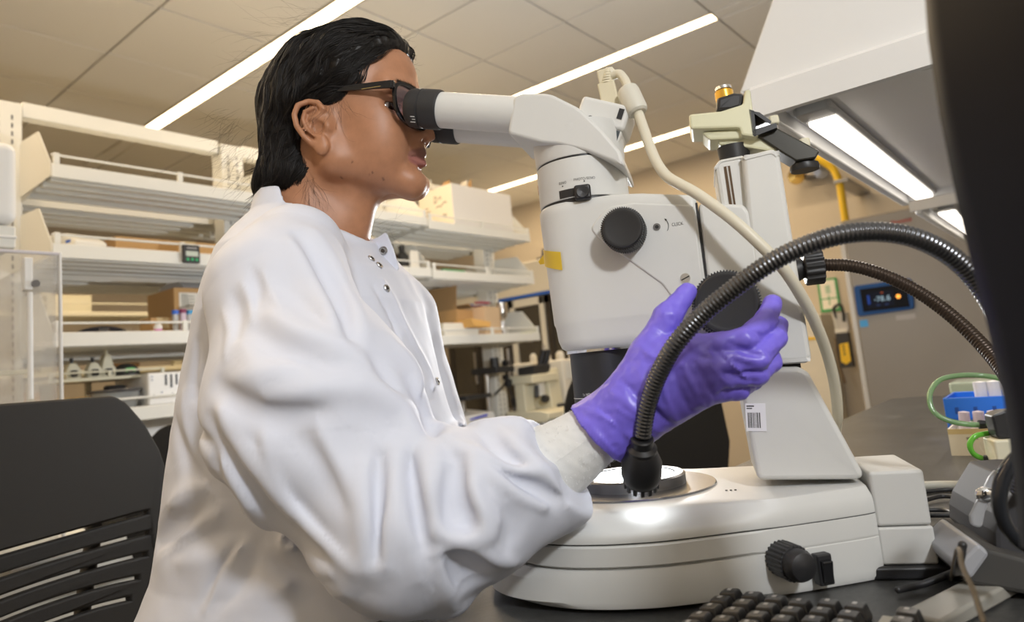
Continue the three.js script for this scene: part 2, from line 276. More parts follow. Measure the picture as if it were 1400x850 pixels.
{
  const xs = []; for (let x = -1.42 + .64 * 5; x > X0 - .1; x -= .64) xs.push(Math.min(x, X1)); xs.push(X0); xs.reverse();
  const lights = [[-5.70, -5.825], [-3.872, -3.988], [-2.15, -2.265], [-.36, -.475], [1.42, 1.305]];       // the long fittings, along x
  const zs = [Z0, -6.25, -5.825, -5.70, -5.09, -4.47, -3.988, -3.872, -3.284, -2.70, -2.265, -2.15, -1.546, -.96, -.475, -.36, .25, .82, 1.305, 1.42, 1.9, Z1];
  const bump = fineGrain(0.05);
  const tones = [0, 1, 2].map((i) => mat(lin(0.78 + .012 * i, 0.765 + .012 * i, 0.73 + .011 * i), 0.92, 0, { bumpMap: bump, bumpScale: 0.0007 }));
  const shapes = new Map(); const pick = random(5);
  const strips = new Set(lights.map(([a]) => a));
  for (let j = 0; j + 1 < zs.length; j++) {
    const lit = strips.has(zs[j + 1]) && lights.some(([a, b]) => b === zs[j]);
    for (let i = 0; i + 1 < xs.length; i++) {
      const x0 = xs[i], x1 = xs[i + 1]; if (x1 - x0 < .05) continue;
      if (lit && x1 < -1.40 && x0 > -5.7) continue;                      // a light sits here
      const w = x1 - x0 - .011, d = zs[j + 1] - zs[j] - .011, key = w.toFixed(3) + d.toFixed(3);
      if (!shapes.has(key)) shapes.set(key, boxUV(box(w, .016, d, 0, 0, 0, .003)));
      const t = struct('ceiling_tile', shapes.get(key), tones[Math.floor(pick() * 3)], ceiling); t.position.set((x0 + x1) / 2, CEIL + .008 + (pick() - .5) * .0015, (zs[j] + zs[j + 1]) / 2);
    }
  }
  const grid = []; for (const x of xs) grid.push(box(.024, .03, Z1 - Z0, x, CEIL + .031, (Z0 + Z1) / 2)); for (const z of zs) grid.push(box(X1 - X0, .028, .024, (X0 + X1) / 2, CEIL + .031, z));
  struct('ceiling_grid', mg(grid), mat(lin(0.36, 0.32, 0.26), 0.7), ceiling);
  const glow = mat(0xffffff, 0.6); glow.emissive = CEILING_LIGHT.color; glow.emissiveIntensity = CEILING_LIGHT.glow;
  const rim = mat(lin(0.7, 0.66, 0.58), 0.4);
  const labels = ['long linear ceiling light near the rear wall', 'long linear ceiling light ending above the cream bracket and the shelf end panel', 'long linear ceiling light above the shelves and the head of the person', 'long linear ceiling light out of view above the person', 'long linear ceiling light out of view at the back of the room'];
  lights.forEach(([z1, z0], i) => {
    const xa = -5.69, xb = -1.415, zc = (z0 + z1) / 2, w = Math.abs(z1 - z0) - .006, L = xb - xa;
    const t = thing('ceiling_light', labels[i], 'ceiling light', [(xa + xb) / 2, CEIL, zc], 0, 'linear ceiling lights');
    part('trim', mg([box(L, .03, .009, 0, .012, -w / 2 + .0045), box(L, .03, .009, 0, .012, w / 2 - .0045), box(.009, .03, w, -L / 2 + .0045, .012, 0), box(.009, .03, w, L / 2 - .0045, .012, 0), box(L, .006, w, 0, .036, 0)]), rim, t);
    part('diffuser', box(L - .02, .006, w - .019, 0, .008, 0), glow, t);
    areaLight(CEILING_LIGHT.color, CEILING_LIGHT.power, L - .03, w - .02, V((xa + xb) / 2, CEIL + .003, zc), V((xa + xb) / 2, 0, zc));
  });
}

// ---------- benches ----------
const epoxyTex = dataTex(512, (u, v) => { const a = 0.25 + 0.04 * wrapNoise(u, v, 10, 2) + 0.03 * wrapNoise(u, v, 90, 4) + (rnd() - .5) * 0.05; const wipe = smooth(.35, .8, wrapNoise(u * 1, v * 1, 5, 8)) * .07; return [a + wipe, a + wipe, (a + wipe) * 0.98]; }, 1, true); epoxyTex.repeat.set(1.4, 1.4);
const epoxy = mat(0xffffff, 0.36, 0, { map: epoxyTex, bumpMap: fineGrain(0.03), bumpScale: 0.00008 });
{
  const b = thing('lab_bench', 'dark grey resin lab bench carrying the microscope', 'bench', [-.1, 0, -.6]);
  const plan = rounded([[-.46, .8], [-.46, 2.15], [.62, 2.15], [.62, -1.3], [-.46, -1.3]].map((p) => [p[0], p[1], .05]), .05);
  const top = ext(plan, -.03, 0, .003); top.rotateX(-Math.PI / 2); part('worktop', boxUV(top.translate(0, BENCH, 0)), epoxy, b);
  for (const [x0, x1, z0, z1] of [[.2, .6, -2.05, -1.1], [.2, .6, -.3, 1.2]]) part('cabinet', span(x0, x1, .08, BENCH - .031, z0, z1, .004), W.white, b);
  for (const z of [-2.08, -.5, 1.2]) part('leg', span(-.4, -.35, 0, BENCH - .031, z - .025, z + .025, .004), W.white, b);
}

// ---------- the stereo microscope ----------
const scope = thing('stereo_microscope', 'large white stereo microscope with black knobs and a wide rounded base', 'microscope', [ORIGIN.x, BENCH, ORIGIN.z], AXIS);
{
  const S = scope;
  // base: its plan, from the rear corner round the nose (mirrored on the far side)
  const half = [[.246, .056], [.238, .062], [.18, .091], [.115, .120], [.06, .141], [.03, .147], [.0, .149], [-.035, .145], [-.068, .131], [-.094, .104], [-.108, .066], [-.114, .03]];
  const c2 = new THREE.CatmullRomCurve3([...half, [-.115, 0], ...half.slice().reverse().map(([x, z]) => [x, -z])].map(([x, z]) => V(x, 0, z)), false, 'centripetal').getPoints(150);
  const plan = (inset0, y, grow = 0) => c2.map((p, i) => { let inset = inset0;
    const a = c2[Math.max(i - 1, 0)], b = c2[Math.min(i + 1, c2.length - 1)], t = V(b.x - a.x, 0, b.z - a.z).normalize(); const n = V(-t.z, 0, t.x);          // inwards
    inset *= 1 - .85 * smooth(.08, .17, p.x); let x = p.x + n.x * inset * (i > 0 && i < c2.length - 1 ? 1 : .5), z = p.z + n.z * inset; if (p.x > .22) x = Math.min(x, .247 - inset);
    return [x - grow * smooth(.06, -.1, p.x), y, z];
  }).reverse();
  const b = LIFT;
  part('base_housing', loft([plan(.012, .0015), plan(.002, .005), plan(.0, .011, .022), plan(.0, .030, .016), plan(.0015, b - .184, .004), plan(.006, b - .1835), plan(.006, b - .180)], 30), W.scope, S);
  part('base_band', loft([plan(.003, b - .1825), plan(.0, b - .1805), plan(.0, b - .1645), plan(.002, b - .163)], 30), W.scope, S);
  part('base_deck', loft([plan(.004, b - .1622), plan(.001, b - .1612), plan(.001, b - .156), plan(.004, b - .151), plan(.012, b - .1465), plan(.026, b - .141), plan(.032, b - .1385), plan(.05, b - .1378)], 50), W.scope, S);
  part('base_gasket', loft([plan(.004, b - .164), plan(.004, b - .161)], 30), W.black, S);
  for (const [x, z] of [[-.06, .08], [-.06, -.08], [.2, .05], [.2, -.05]]) part('rubber_foot', new THREE.CylinderGeometry(.012, .012, .004, 20).translate(x, .0022, z), W.rubber, S);
  // stage
  const deck = b - .138, cx = .018;
  part('stage_plate', turned([[0, deck - .0005], [.088, deck - .001], [.0895, deck + .001], [.0885, deck + .0022], [.05, deck + .0024], [0, deck + .0024]], 80).translate(cx, 0, 0), mat(lin(.35, .35, .36), .25, 1), S);
  part('stage_ring', turned([[.046, deck + .0022], [.058, deck + .0022], [.058, deck + .012], [.056, deck + .0135], [.047, deck + .0135], [.046, deck + .012], [.046, deck + .0022]], 80).translate(cx, 0, 0), W.darkSteel, S);
  const lit = mat(lin(.9, .95, 1), .2); lit.emissive = lin(.86, .95, 1); lit.emissiveIntensity = 2.2;
  part('lit_stage_glass', turned([[0, deck + .0035], [.0455, deck + .0035], [.0455, deck + .0128], [0, deck + .0128]], 64).translate(cx, 0, 0), lit, S, 'bright white glass disc lit from below');
  // foot of the column, column, rack
  part('column_foot', ext(rounded(Q2([[1000, 503], [1092, 501, .004], [1106, 509, .008], [1186, 656, .003], [1036, 657, .003], [1014, 541, .004]], .05), .004), -.05, .05, .005, 3), W.scope, S);
  part('column', ext(rounded(Q2([[1014, 214, .004], [1057, 203, .005], [1066, 210, .004], [1110, 488, .006], [1104, 495, .004], [1040, 499, .004]], .05), .004), -.05, .05, .005, 3), W.scope, S);
  part('column_cap', ext(rounded(Q2([[1013.5, 213, .003], [1057, 202, .005], [1067, 210, .004], [1067.5, 212], [1014.5, 219]], .0507), .001), -.0507, .0507, .005, 3), W.scope, S);
  part('column_end_strip', ext(rounded(Q2([[1040, 491], [1109.5, 486.5], [1110, 490, .004], [1104, 496, .004], [1040, 500]], .0506), .001), -.0506, .0506, .005, 3), W.scope, S);
  part('column_bearing', span(Q(1064, 500, .03)[0], Q(1094, 500, .03)[0], b - .025, b - .012, -.035, .035), W.black, S);
  part('rack_guide', ext(rounded(Q2([[977, 226, .004], [984, 219, .006], [1016, 213], [1046, 380], [1002, 382]], .04), .002), -.042, .04, .004, 2), W.scope, S);
  part('rack_guide_cap', ext(rounded(Q2([[976, 228, .002], [983, 218, .006], [1016, 211.5], [1017, 217], [986, 224, .004], [977, 234]], .0405), .001), -.0425, .0405, .003, 2), W.scope, S);
  part('rack_slot', ext(Q2([[989.5, 228], [998, 226.5], [1006, 280], [997, 281]], .04), .034, .0406), mat(lin(.09, .055, .03), .4, .6), S);
  part('rack_rail', ext(Q2([[993, 228], [995, 227.8], [1003, 280], [1001, 280]], .04), .04, .0412), W.steel, S);
  part('focus_mount', ext(rounded(Q2([[953.5, 276], [1017, 279, .003], [1025, 290, .004], [1046, 400], [1052, 470], [977, 470]], .05), .003), -.05, .05, .004, 3), W.scope, S);
  // zoom body: a round-fronted drum with a lower belt
  const ring = (y, w, front, xb, r) => { const out = []; const zs = [];
    for (let i = 0; i <= 8; i++) { const a = i / 8 * Math.PI / 2; out.push([xb - r + Math.sin(a) * r, w - r + Math.cos(a) * r]); } out.reverse();
    for (let i = 0; i <= 3; i++) out.push([lerp(xb - r, front + .9 * w, (i + .5) / 4), w]);
    for (let i = 0; i <= 24; i++) { const a = Math.PI / 2 * (i / 24), q = Math.pow(Math.sin(a), .9), e = Math.pow(Math.cos(a), .9); out.push([front + .9 * w * (1 - q), w * e]); }
    const all = [...out, ...out.slice(0, -1).reverse().map(([x, z]) => [x, -z])]; void zs;
    return all.map(([x, z]) => [x, y - .2 * Math.max(0, x - .05) * smooth(.19, .37, y), z]).reverse(); };
  const xb = Q(965, 372, .05)[0];
  part('zoom_body', loft([ring(b + .0135, .036, -.03, xb, .006), ring(b + .0145, .043, -.037, xb, .006), ring(b + .018, .0475, -.0425, xb, .006), ring(b + .026, .0492, -.0455, xb, .006), ring(b + .042, .0495, -.047, xb, .006), ring(b + .0452, .0515, -.0485, xb, .006), ring(b + .12, .0515, -.051, xb, .006), ring(b + .165, .0515, -.0525, xb, .006), ring(b + .173, .0505, -.0523, xb, .006), ring(b + .1765, .048, -.050, xb - .001, .006), ring(b + .1772, .044, -.046, xb - .002, .006)], 50), W.scope, S);
  part('side_panel', ext(rounded(Q2([[866, 277, .003], [949, 280, .003], [960, 372], [965, 452, .004], [934, 452, .006], [927, 418, .01], [905, 388, .02], [818, 326, .014], [806, 312, .01], [830, 282, .02]], .053), .003), .049, .0535, .0022, 3), W.scope, S);
  part('body_seam', ext(Q2([[950.5, 277], [953.5, 277], [977, 470], [970, 470]], .05), -.049, .0497), W.black, S);
  // knobs
  const knurl = (r0, r1, n, h0, h1, face) => { const sh = []; for (let i = 0; i < n * 4; i++) { const a = i / (n * 4) * 2 * Math.PI, r = (i % 4 < 2) ? r1 : r0; sh.push([Math.cos(a) * r, Math.sin(a) * r]); } return mg([ext(sh, h0, h1, .0008, 2), turned([[0, 0], [face, 0], [face, .002], [face - .0012, .0034], [face - .004, .0036], [face - .006, .0028], [0, .0026]], 64).rotateX(Math.PI / 2).translate(0, 0, h1 - .0006)]); };
  const zk = Q(851, 312, .082); part('zoom_knob', mg([knurl(.0215, .0228, 60, .056, .082, .0205), new THREE.CylinderGeometry(.018, .018, .01, 32).rotateX(Math.PI / 2).translate(0, 0, .053)]).translate(zk[0], zk[1], 0), W.black, S);
  const fk = Q(994, 413, .118); part('focus_knob', mg([knurl(.0295, .031, 66, .080, .113, .0285), knurl(.0315, .0325, 70, .06, .078, .03), new THREE.CylinderGeometry(.02, .02, .014, 32).rotateX(Math.PI / 2).translate(0, 0, .055)]).translate(fk[0], fk[1], 0), W.black, S);
  part('focus_knob', mg([knurl(.0295, .031, 66, .080, .113, .0285), knurl(.0315, .0325, 70, .06, .078, .03), new THREE.CylinderGeometry(.02, .02, .014, 32).rotateX(Math.PI / 2).translate(0, 0, .055)]).rotateY(Math.PI).translate(fk[0], fk[1], 0), W.black, S);
  // small things on the body side
  const disc = (px, py, k, r, d, m, name) => { const p = Q(px, py, k); return part(name, new THREE.CylinderGeometry(r, r, d, 24).rotateX(Math.PI / 2).translate(p[0], p[1], k), m, S); };
  disc(937, 380, .0535, .0062, .001, W.scopeSmooth, 'screw_seat'); disc(937, 380, .0538, .005, .0016, W.steel, 'screw'); { const p = Q(937, 380, .0548); part('screw_slot', box(.009, .0012, .0006, 0, 0, 0).rotateZ(.4).translate(p[0], p[1], .0547), W.black, S); }
  disc(898, 310, .0537, .0038, .001, W.darkSteel, 'set_screw_hole'); disc(898, 310, .0541, .002, .0008, W.black, 'set_screw');
  { const p = Q(904, 309, .0537), arc = []; for (let i = 0; i <= 10; i++) { const a = -.75 + 1.5 * i / 10; arc.push(V(p[0] + Math.cos(a) * .0075, p[1] + Math.sin(a) * .0085, .0538)); } part('click_arrow', mg([new THREE.TubeGeometry(curve(arc), 14, .0003, 5), new THREE.ConeGeometry(.0011, .0026, 10).rotateZ(.7).translate(arc[10].x - .0004, arc[10].y + .0007, .0538)]), W.black, S); }
  const decal = (text, px, py, k, w, h, name, color = '#333', tilt = 0) => { const p = Q(px, py, k); const t = ink(text, color, '64px sans-serif', Math.round(80 * w / h), 80); const m = mat(0xffffff, .5, 0, { map: t, transparent: true }); return part(name, new THREE.PlaneGeometry(w, h).rotateZ(tilt).translate(p[0], p[1], k), m, S); };
  decal('CLICK', 926, 306, .0539, .0165, .0055, 'lettering_click');
  // the tape round the front of the body
  { const y = Q(752, 341, .03)[1], pts = [], pw = (v) => Math.sign(v) * Math.pow(Math.abs(v), .9); for (let i = 0; i <= 16; i++) { const a = lerp(-.25, 1.2, i / 16); pts.push([-.0515 + .9 * .0515 * (1 - pw(Math.cos(a))) - .0007, .0515 * pw(Math.sin(a)) * 1.014]); }
    const pos = [], idx = []; const drop = (i) => .001 * i; pts.forEach(([x, z], i) => { pos.push(x - .0004, y + .0085 - drop(i) + .0, z, x - .0004, y - .0085 - drop(i) * 1.2, z); if (i) { const a = i * 2 - 2; idx.push(a, a + 1, a + 2, a + 1, a + 3, a + 2); } });
    const flap = pos.length / 3; pos.push(-.0655, y - .0045, -.017, -.0635, y - .0085, -.0165); idx.push(0, flap, 1, 1, flap, flap + 1);
    const g = new THREE.BufferGeometry(); g.setAttribute('position', new THREE.Float32BufferAttribute(pos, 3)); g.setIndex(idx); g.computeVertexNormals();
    part('yellow_tape', g, mat(lin(.86, .60, .04), .6, 0, { side: THREE.DoubleSide, transmission: .3 }), S, 'yellow tape stuck round the body front'); }
  // neck rings and the binocular head
  part('mount_seam', turned([[.044, b + .174], [.0495, b + .174], [.0495, b + .181], [.044, b + .181]], 64), W.black, S);
  part('beam_ring', turned([[.04, b + .1795], [.0508, b + .1795], [.0515, b + .1805], [.0515, b + .2235], [.0508, b + .2245], [.04, b + .2245]], 80), W.scope, S);
  part('ring_seam', turned([[.04, b + .224], [.0498, b + .224], [.0498, b + .2275], [.04, b + .2275]], 64), W.black, S);
  part('head_ring', turned([[.04, b + .2268], [.0508, b + .2268], [.0515, b + .228], [.0528, b + .262], [.0515, b + .268], [.03, b + .270]], 80), W.scope, S);
  { const onRing = (px, py) => { const p = Q(px, py, .05); return [p[0] < .05 ? Math.asin(clamp(p[0] / .0516, -1, 1)) : 1, p[1]]; };
    const bent = (text, a, y, w, h, name) => { const t = ink(text, '#444', '60px sans-serif', Math.round(80 * w / h), 80), g = new THREE.PlaneGeometry(w, h, 12, 1), p = g.attributes.position; for (let i = 0; i < p.count; i++) { const s = a + p.getX(i) / .0517; p.setXYZ(i, Math.sin(s) * .0518, y + p.getY(i), Math.cos(s) * .0518); } g.computeVertexNormals(); part(name, g, mat(0xffffff, .5, 0, { map: t, transparent: true }), S); };
    let [a, y] = onRing(769, 250); bent('BINO', a, y, .0105, .0052, 'lettering_bino'); let [a2, y2] = onRing(799, 244); bent('PHOTO/BINO', a2, y2, .026, .0052, 'lettering_photo_bino');
    [[769, 254.5], [799, 247.5]].forEach(([px, py]) => { const [s, yy] = onRing(px, py); part('index_dot', new THREE.SphereGeometry(.0008, 8, 6).translate(Math.sin(s) * .0516, yy, Math.cos(s) * .0516), W.black, S); });
    const [s, yy] = onRing(797, 264), at = [Math.sin(s) * .0525, yy, Math.cos(s) * .0525];
    part('beam_lever', mg([box(.018, .017, .011, 0, 0, 0, .003), turned([[0, 0], [.0068, 0], [.0072, .0012], [.0062, .002], [0, .0012]], 24).rotateX(Math.PI / 2).translate(0, 0, .0045)]).rotateY(s).translate(...at), W.black, S);
    const arc = [], lo = []; for (let i = 0; i <= 14; i++) { const q = lerp(onRing(766, 281)[0], onRing(808, 271)[0], i / 14); arc.push([Math.sin(q) * .0519, Math.cos(q) * .0519]); lo.push([Math.sin(q) * .044, Math.cos(q) * .044]); }
    const slot = ext([...arc, ...lo.reverse()].map(([x, z]) => [x, -z]), b + .1805, b + .1895); slot.rotateX(-Math.PI / 2); part('lever_slot', slot, W.black, S);
    const rl = new THREE.CylinderGeometry(.0519, .0519, .012, 8, 1, true, -1.50, .16).translate(0, b + .205, 0); part('red_emblem', rl, mat(lin(.45, .02, .03), .4), S); }
  part('binocular_head', ext(rounded(Q2([[693, 183], [702, 131], [715, 126.5], [752, 127, .03], [792, 147, .04], [824, 178, .04], [849, 207, .02], [855.5, 230], [836, 220, .03], [800, 206, .05], [762, 197, .03], [742, 195.5, .02]], .0525), .0066, 6), -.0535, .0525, .004, 4), W.scope, S);
  part('head_skirt', (() => { const rings = []; for (const [y, r, s] of [[b + .250, .0515, 0], [b + .258, .0526, .0], [b + .266, .0515, .004], [b + .27, .046, .01]]) { const o = []; for (let i = 0; i < 48; i++) { const a = -i / 48 * 2 * Math.PI; o.push([Math.cos(a) * r, y + s * .5 * Math.cos(a) * -1, Math.sin(a) * r]); } rings.push(o); } return loft(rings, 60); })(), W.scope, S);
  // two eyepieces
  for (const z of [.031, -.031]) {
    const A = V(-.1935, b + .3255, z), B = V(-.06, b + .2905, z), d = B.clone().sub(A).normalize(), q = new THREE.Quaternion().setFromUnitVectors(V(0, 1, 0), d);
    const put = (g) => g.applyQuaternion(q).translate(A.x, A.y, A.z);
    const t = part('eyepiece_tube', put(turned([[.0, .03], [.0205, .03], [.0212, .032], [.0212, .139], [.0215, .1405], [.0205, .143], [.0205, .148], [0, .148]], 56)), W.scopeSmooth, S);
    part('eyecup', put(turned([[.012, .0], [.0195, -.001], [.0222, .002], [.0236, .008], [.0236, .0165], [.0226, .0172], [.0226, .0192], [.0238, .02], [.0238, .0385], [.0226, .0412], [.02, .0412]], 56)), W.rubber, t, 'black rubber eyecup');
    part('eye_lens', put(turned([[0, .004], [.0125, .004], [.0125, .001], [0, .001]], 32)), mat(lin(.02, .02, .03), .05), t);
    const marks = []; for (const [a, y0, y1, w] of [[.3, .012, .016, .0006], [.15, .0135, .016, .0006], [.0, .0125, .016, .0006], [2.1, .0105, .016, .0009], [2.25, .012, .016, .0007], [2.42, .009, .0155, .0012], [.42, .0145, .016, .0006]]) { const aa = a - .35; marks.push(box(w, y1 - y0, .0004, 0, (y0 + y1) / 2, .0237).rotateY(0).applyQuaternion(new THREE.Quaternion().setFromAxisAngle(V(0, 1, 0), aa + Math.PI * .5 - 2.6))); }
    part('index_marks', put(mg(marks)), W.white, t).userData.kind = 'stuff';
  }
  // camera port on the back of the head
  { const p = Q(829, 165, -.005); const g = new THREE.Group(); g.name = numbered('port_box'); S.add(g); g.position.set(p[0], p[1], -.004); g.rotation.set(0, 0, -.42);
    part('port_housing', mg([box(.058, .03, .056, 0, .0, 0, .005), box(.03, .018, .05, .012, -.022, 0, .004)]), W.scopeSmooth, g);
    const lab = canvasTex(128, 96, (c) => { c.fillStyle = '#3c4448'; c.fillRect(0, 0, 128, 96); c.fillStyle = '#c9ced0'; for (let i = 0; i < 6; i++) c.fillRect(10, 10 + i * 14, 40 + (i * 37) % 60, 4); c.fillRect(90, 50, 24, 24); });
    part('type_label', box(.026, .014, .0008, .012, -.0225, .0253), mat(0xffffff, .5, 0, { map: lab }), g, 'dark printed type label');
    part('port_screw', new THREE.CylinderGeometry(.0025, .0025, .002, 12).rotateX(Math.PI / 2).translate(-.012, -.009, .0283), W.darkSteel, g);
    part('port_socket', box(.006, .012, .001, .02, .003, .0283), W.black, g); }
  // objective
  part('objective_collar', turned([[.02, b + .016], [.0395, b + .016], [.0395, b + .0115], [.038, b + .011], [.02, b + .011]], 64).translate(.0, 0, 0), W.chrome, S);
  const obj = part('objective', turned([[0, b + .0115], [.0352, b + .0115], [.0355, b + .01], [.0355, b - .052], [.034, b - .054], [.034, b - .058], [.032, b - .066], [.026, b - .068], [.024, b - .064], [0, b - .064]], 72), W.black, S);
  part('engraved_ring', turned([[.0355, b - .0375], [.0358, b - .0375], [.0358, b - .0382], [.0355, b - .0382]], 72), W.white, obj);
  { const t = ink('1x WD:60 JAPAN', '#ddd', '52px sans-serif', 512, 64); const g = new THREE.CylinderGeometry(.0359, .0359, .005, 12, 1, true, -.75, 1.0).translate(0, b - .034, 0); part('engraving', g, mat(0xffffff, .5, 0, { map: t, transparent: true }), obj); }
  // lug on the deck, base knob, rocker switch
  { const p = Q(1113, 673, .045); part('deck_lug', mg([box(.012, .008, .006, 0, .004, 0, .002), box(.006, .006, .006, -.007, .002, 0, .002)]).translate(p[0], p[1] - .006, p[2]), W.scopeSmooth, S); }
  for (const [px, py] of [[1010, 641], [1018, 655], [1005, 651]]) { const p = Q(px, py, .05); part('deck_hole', new THREE.CylinderGeometry(.0012, .0012, .001, 10).translate(p[0] - .01, deck + .0005, p[2]), W.black, S); }
  const side = V(.46, 0, .888).normalize(), face = new THREE.Quaternion().setFromUnitVectors(V(0, 0, 1), side);
  { const p = V(...Q(1072, 764, .106)); const ribs = []; for (let i = 0; i < 96; i++) { const a = i / 96 * 2 * Math.PI, r = i % 4 < 2 ? .0158 : .0147; ribs.push([Math.cos(a) * r, Math.sin(a) * r]); }
    const g = mg([ext(ribs, -.006, .018, .001, 2), turned([[.0, 0], [.0135, 0], [.0135, .009], [.0115, .0135], [.007, .0155], [0, .016]], 40).rotateX(Math.PI / 2).translate(0, 0, .016)]); g.applyQuaternion(face); part('brightness_knob', g.translate(p.x, p.y, p.z), W.black, S);
    const q = V(...Q(1125, 777, .095)); const r = mg([box(.0145, .0265, .01, 0, 0, 0, .0015)]); r.applyQuaternion(face); part('rocker_frame', r.translate(q.x, q.y, q.z), W.black, S);
    const k = box(.010, .019, .006, 0, 0, .0055, .0012).rotateX(.16); k.applyQuaternion(face); part('rocker_switch', k.translate(q.x, q.y, q.z), W.blackGloss, S); }
  // barcode sticker on the foot
  { const t = canvasTex(160, 200, (c) => { c.fillStyle = '#e4e3e8'; c.fillRect(0, 0, 160, 200); c.fillStyle = '#444'; c.fillRect(10, 14, 60, 10); c.fillRect(10, 32, 44, 8); let x = 16; const r = random(3); while (x < 110) { const w = 3 + r() * 8; c.fillRect(x, 66, w, 110); x += w + 4 + r() * 6; } });
    const a = Q(1024, 571, .0505); part('barcode_sticker', box(.019, .027, .0006, 0, 0, 0).rotateZ(-.08).translate(a[0] + .0065, a[1], .0503), mat(0xffffff, .5, 0, { map: t }), S, 'white barcode sticker'); }
  // box behind the base
  part('rear_unit', span(.2455, .292, .046, b - .126, -.045, .055, .0035), W.scope, S); part('rear_unit_base', span(.2455, .2925, .012, .0455, -.045, .0555, .0025), W.scope, S);
  part('rear_unit_foot', span(.23, .31, .0005, .012, -.05, .062, .003), W.black, S);
}

// ---------- shelving along the rear bench ----------
const REAR = CAM_H - .34;                     // top of the rear bench
{
  const b = thing('rear_bench', 'long grey-topped bench under the white shelving at the back', 'bench', [-3.3, 0, -2.6]);
  part('worktop', boxUV(box(1.5, .03, 4.6, -.05, REAR - .015, 0, .004)), epoxy, b);
  for (let i = 0; i < 5; i++) {
    const c = part('cabinet', span(-.72, .6, .08, REAR - .031, -2.28 + i * .9, -1.39 + i * .9, .004), W.shelf, b);
    for (let k = 0; k < 3; k++) { const d = part('drawer', span(.6, .618, REAR - .24 - k * .2, REAR - .05 - k * .2, -2.26 + i * .9, -1.41 + i * .9, .004), W.shelf, c); part('handle', span(.618, .64, REAR - .13 - k * .2, REAR - .12 - k * .2, -1.95 + i * .9, -1.72 + i * .9, .003), W.steel, d); }
  }
}
const postX = -3.06, bayZ = [.05, -.845, -1.755, -2.655, -3.57];
{
  const slotted = new Map();
  const labels = ['white slotted shelving post out of view by the fume hood', 'white slotted shelving post beside the white hood', 'white slotted shelving post behind the head of the person', 'white slotted shelving post behind the torso of the person', 'white slotted shelving post nearest the glass-door fridge'];
  bayZ.forEach((z, i) => {
    const t = thing('shelving_post', labels[i], 'shelving post', [postX, REAR, z + .04], 0, 'shelving posts');
    part('upright', span(-.045, .045, 0, 1.53, -.055, .055, .004), W.shelf, t);
    const slots = []; for (let y = .06; y < 1.5; y += .032) for (const s of [-.022, .022]) for (const f of [-1, 1]) slots.push(box(.0012, .018, .006, f * .0454, y, s)); for (const s of [-.02, .02]) slots.push(box(.02, .012, .0012, s, 1.5, -.0555), box(.014, .012, .0012, s, 1.5, .0555));
    part('slots', mg(slots), W.darkSteel, t).userData.kind = 'stuff';
  });
  for (let i = 0; i + 1 < bayZ.length; i++) single('shelving_beam', span(-.03, .03, -.03, .03, bayZ[i + 1] + .1, bayZ[i] - .02, .004), W.shelf, ['white top beam of the shelving out of view above the hood', 'white top beam of the shelving bay beside the white hood', 'white top beam of the shelving hidden by the head of the person', 'white top beam of the shelving bay with the taped carton'][i], 'beam', [postX, 1.12 + 1.175, 0], 0, 'shelving beams');
}
// a cantilevered metal shelf: front at +x, its bay from z1 (far) to z0
function metalShelf(label, y, z0, z1, ends = [1, 1], depth = .33, side = 1) {
  const t = thing('metal_shelf', label, 'shelf', [postX, y, (z0 + z1) / 2], side > 0 ? 0 : Math.PI, 'cantilevered white shelves');
  const L = Math.abs(z1 - z0) - .012, a = .05, f = a + depth;
  part('shelf_board', span(a, f - .004, -.022, -.016, -L / 2, L / 2), W.shelf, t);
  part('front_lip', span(f - .014, f, -.05, .0, -L / 2, L / 2, .003), W.shelf, t);
  part('back_lip', span(a, a + .012, -.05, .03, -L / 2, L / 2, .003), W.shelf, t);
  for (const [x, h] of [[a + .09, .03], [a + .17, .03], [a + .25, .03]]) part('stiffener', span(x, x + .035, -.022 - h, -.022, -L / 2 + .01, L / 2 - .01, .006), W.shelf, t);
  part('guard_rail', span(f - .011, f - .004, .028, .036, -L / 2, L / 2, .002), W.shelf, t);
  for (let k = 0; k < 3; k++) part('rail_peg', span(f - .014, f - .001, 0, .04, -L / 2 + .004 + (L - .03) * k / 2, -L / 2 + .024 + (L - .03) * k / 2, .003), W.shelf, t);
  [-1, 1].forEach((s, i) => {
    if (!ends[i]) return;
    const plate = ext(rounded([[a, -.05], [f - .005, -.045], [f - .008, .005], [a + depth * .62, .15], [a + .005, .165]].map((p, j) => [p[0], p[1], j > 2 ? .02 : .006]), .006), -.0015, .0015); part('end_panel', plate.translate(0, 0, s * (L / 2 + .001)), W.shelf, t);
    part('bracket', ext([[0, -.06], [a, -.065], [f - .03, -.03], [f - .03, -.02], [0, -.02]], -.003, .003).translate(0, 0, s * (L / 2 - .006)), W.shelf, t);
  });
  return t;
}
const SH = { top: 1.12 + .865, mid: 1.12 + .592, low: 1.12 + .272 };
metalShelf('empty top shelf of the first bay beside the white hood', SH.top, bayZ[1], bayZ[2]);
metalShelf('second shelf carrying the black timer and a long flat carton', SH.mid - .012, bayZ[1], bayZ[2]);
metalShelf('third shelf carrying the blue-capped tubes', SH.low, bayZ[1], bayZ[2]);
metalShelf('top shelf behind the neck of the person', SH.top + .005, bayZ[2], bayZ[3]);
metalShelf('second shelf carrying dark bottles, behind the shirt collar', SH.mid - .005, bayZ[2], bayZ[3]);
metalShelf('third shelf with the green-labelled carton, behind the coat', SH.low - .03, bayZ[2], bayZ[3]);
metalShelf('top shelf carrying the large white taped carton', SH.top - .008, bayZ[3], bayZ[4]);
metalShelf('second shelf with a green strip, under the taped carton', SH.mid - .012, bayZ[3], bayZ[4]);
metalShelf('third shelf carrying open cartons and a steel cup', SH.low - .052, bayZ[3], bayZ[4]);
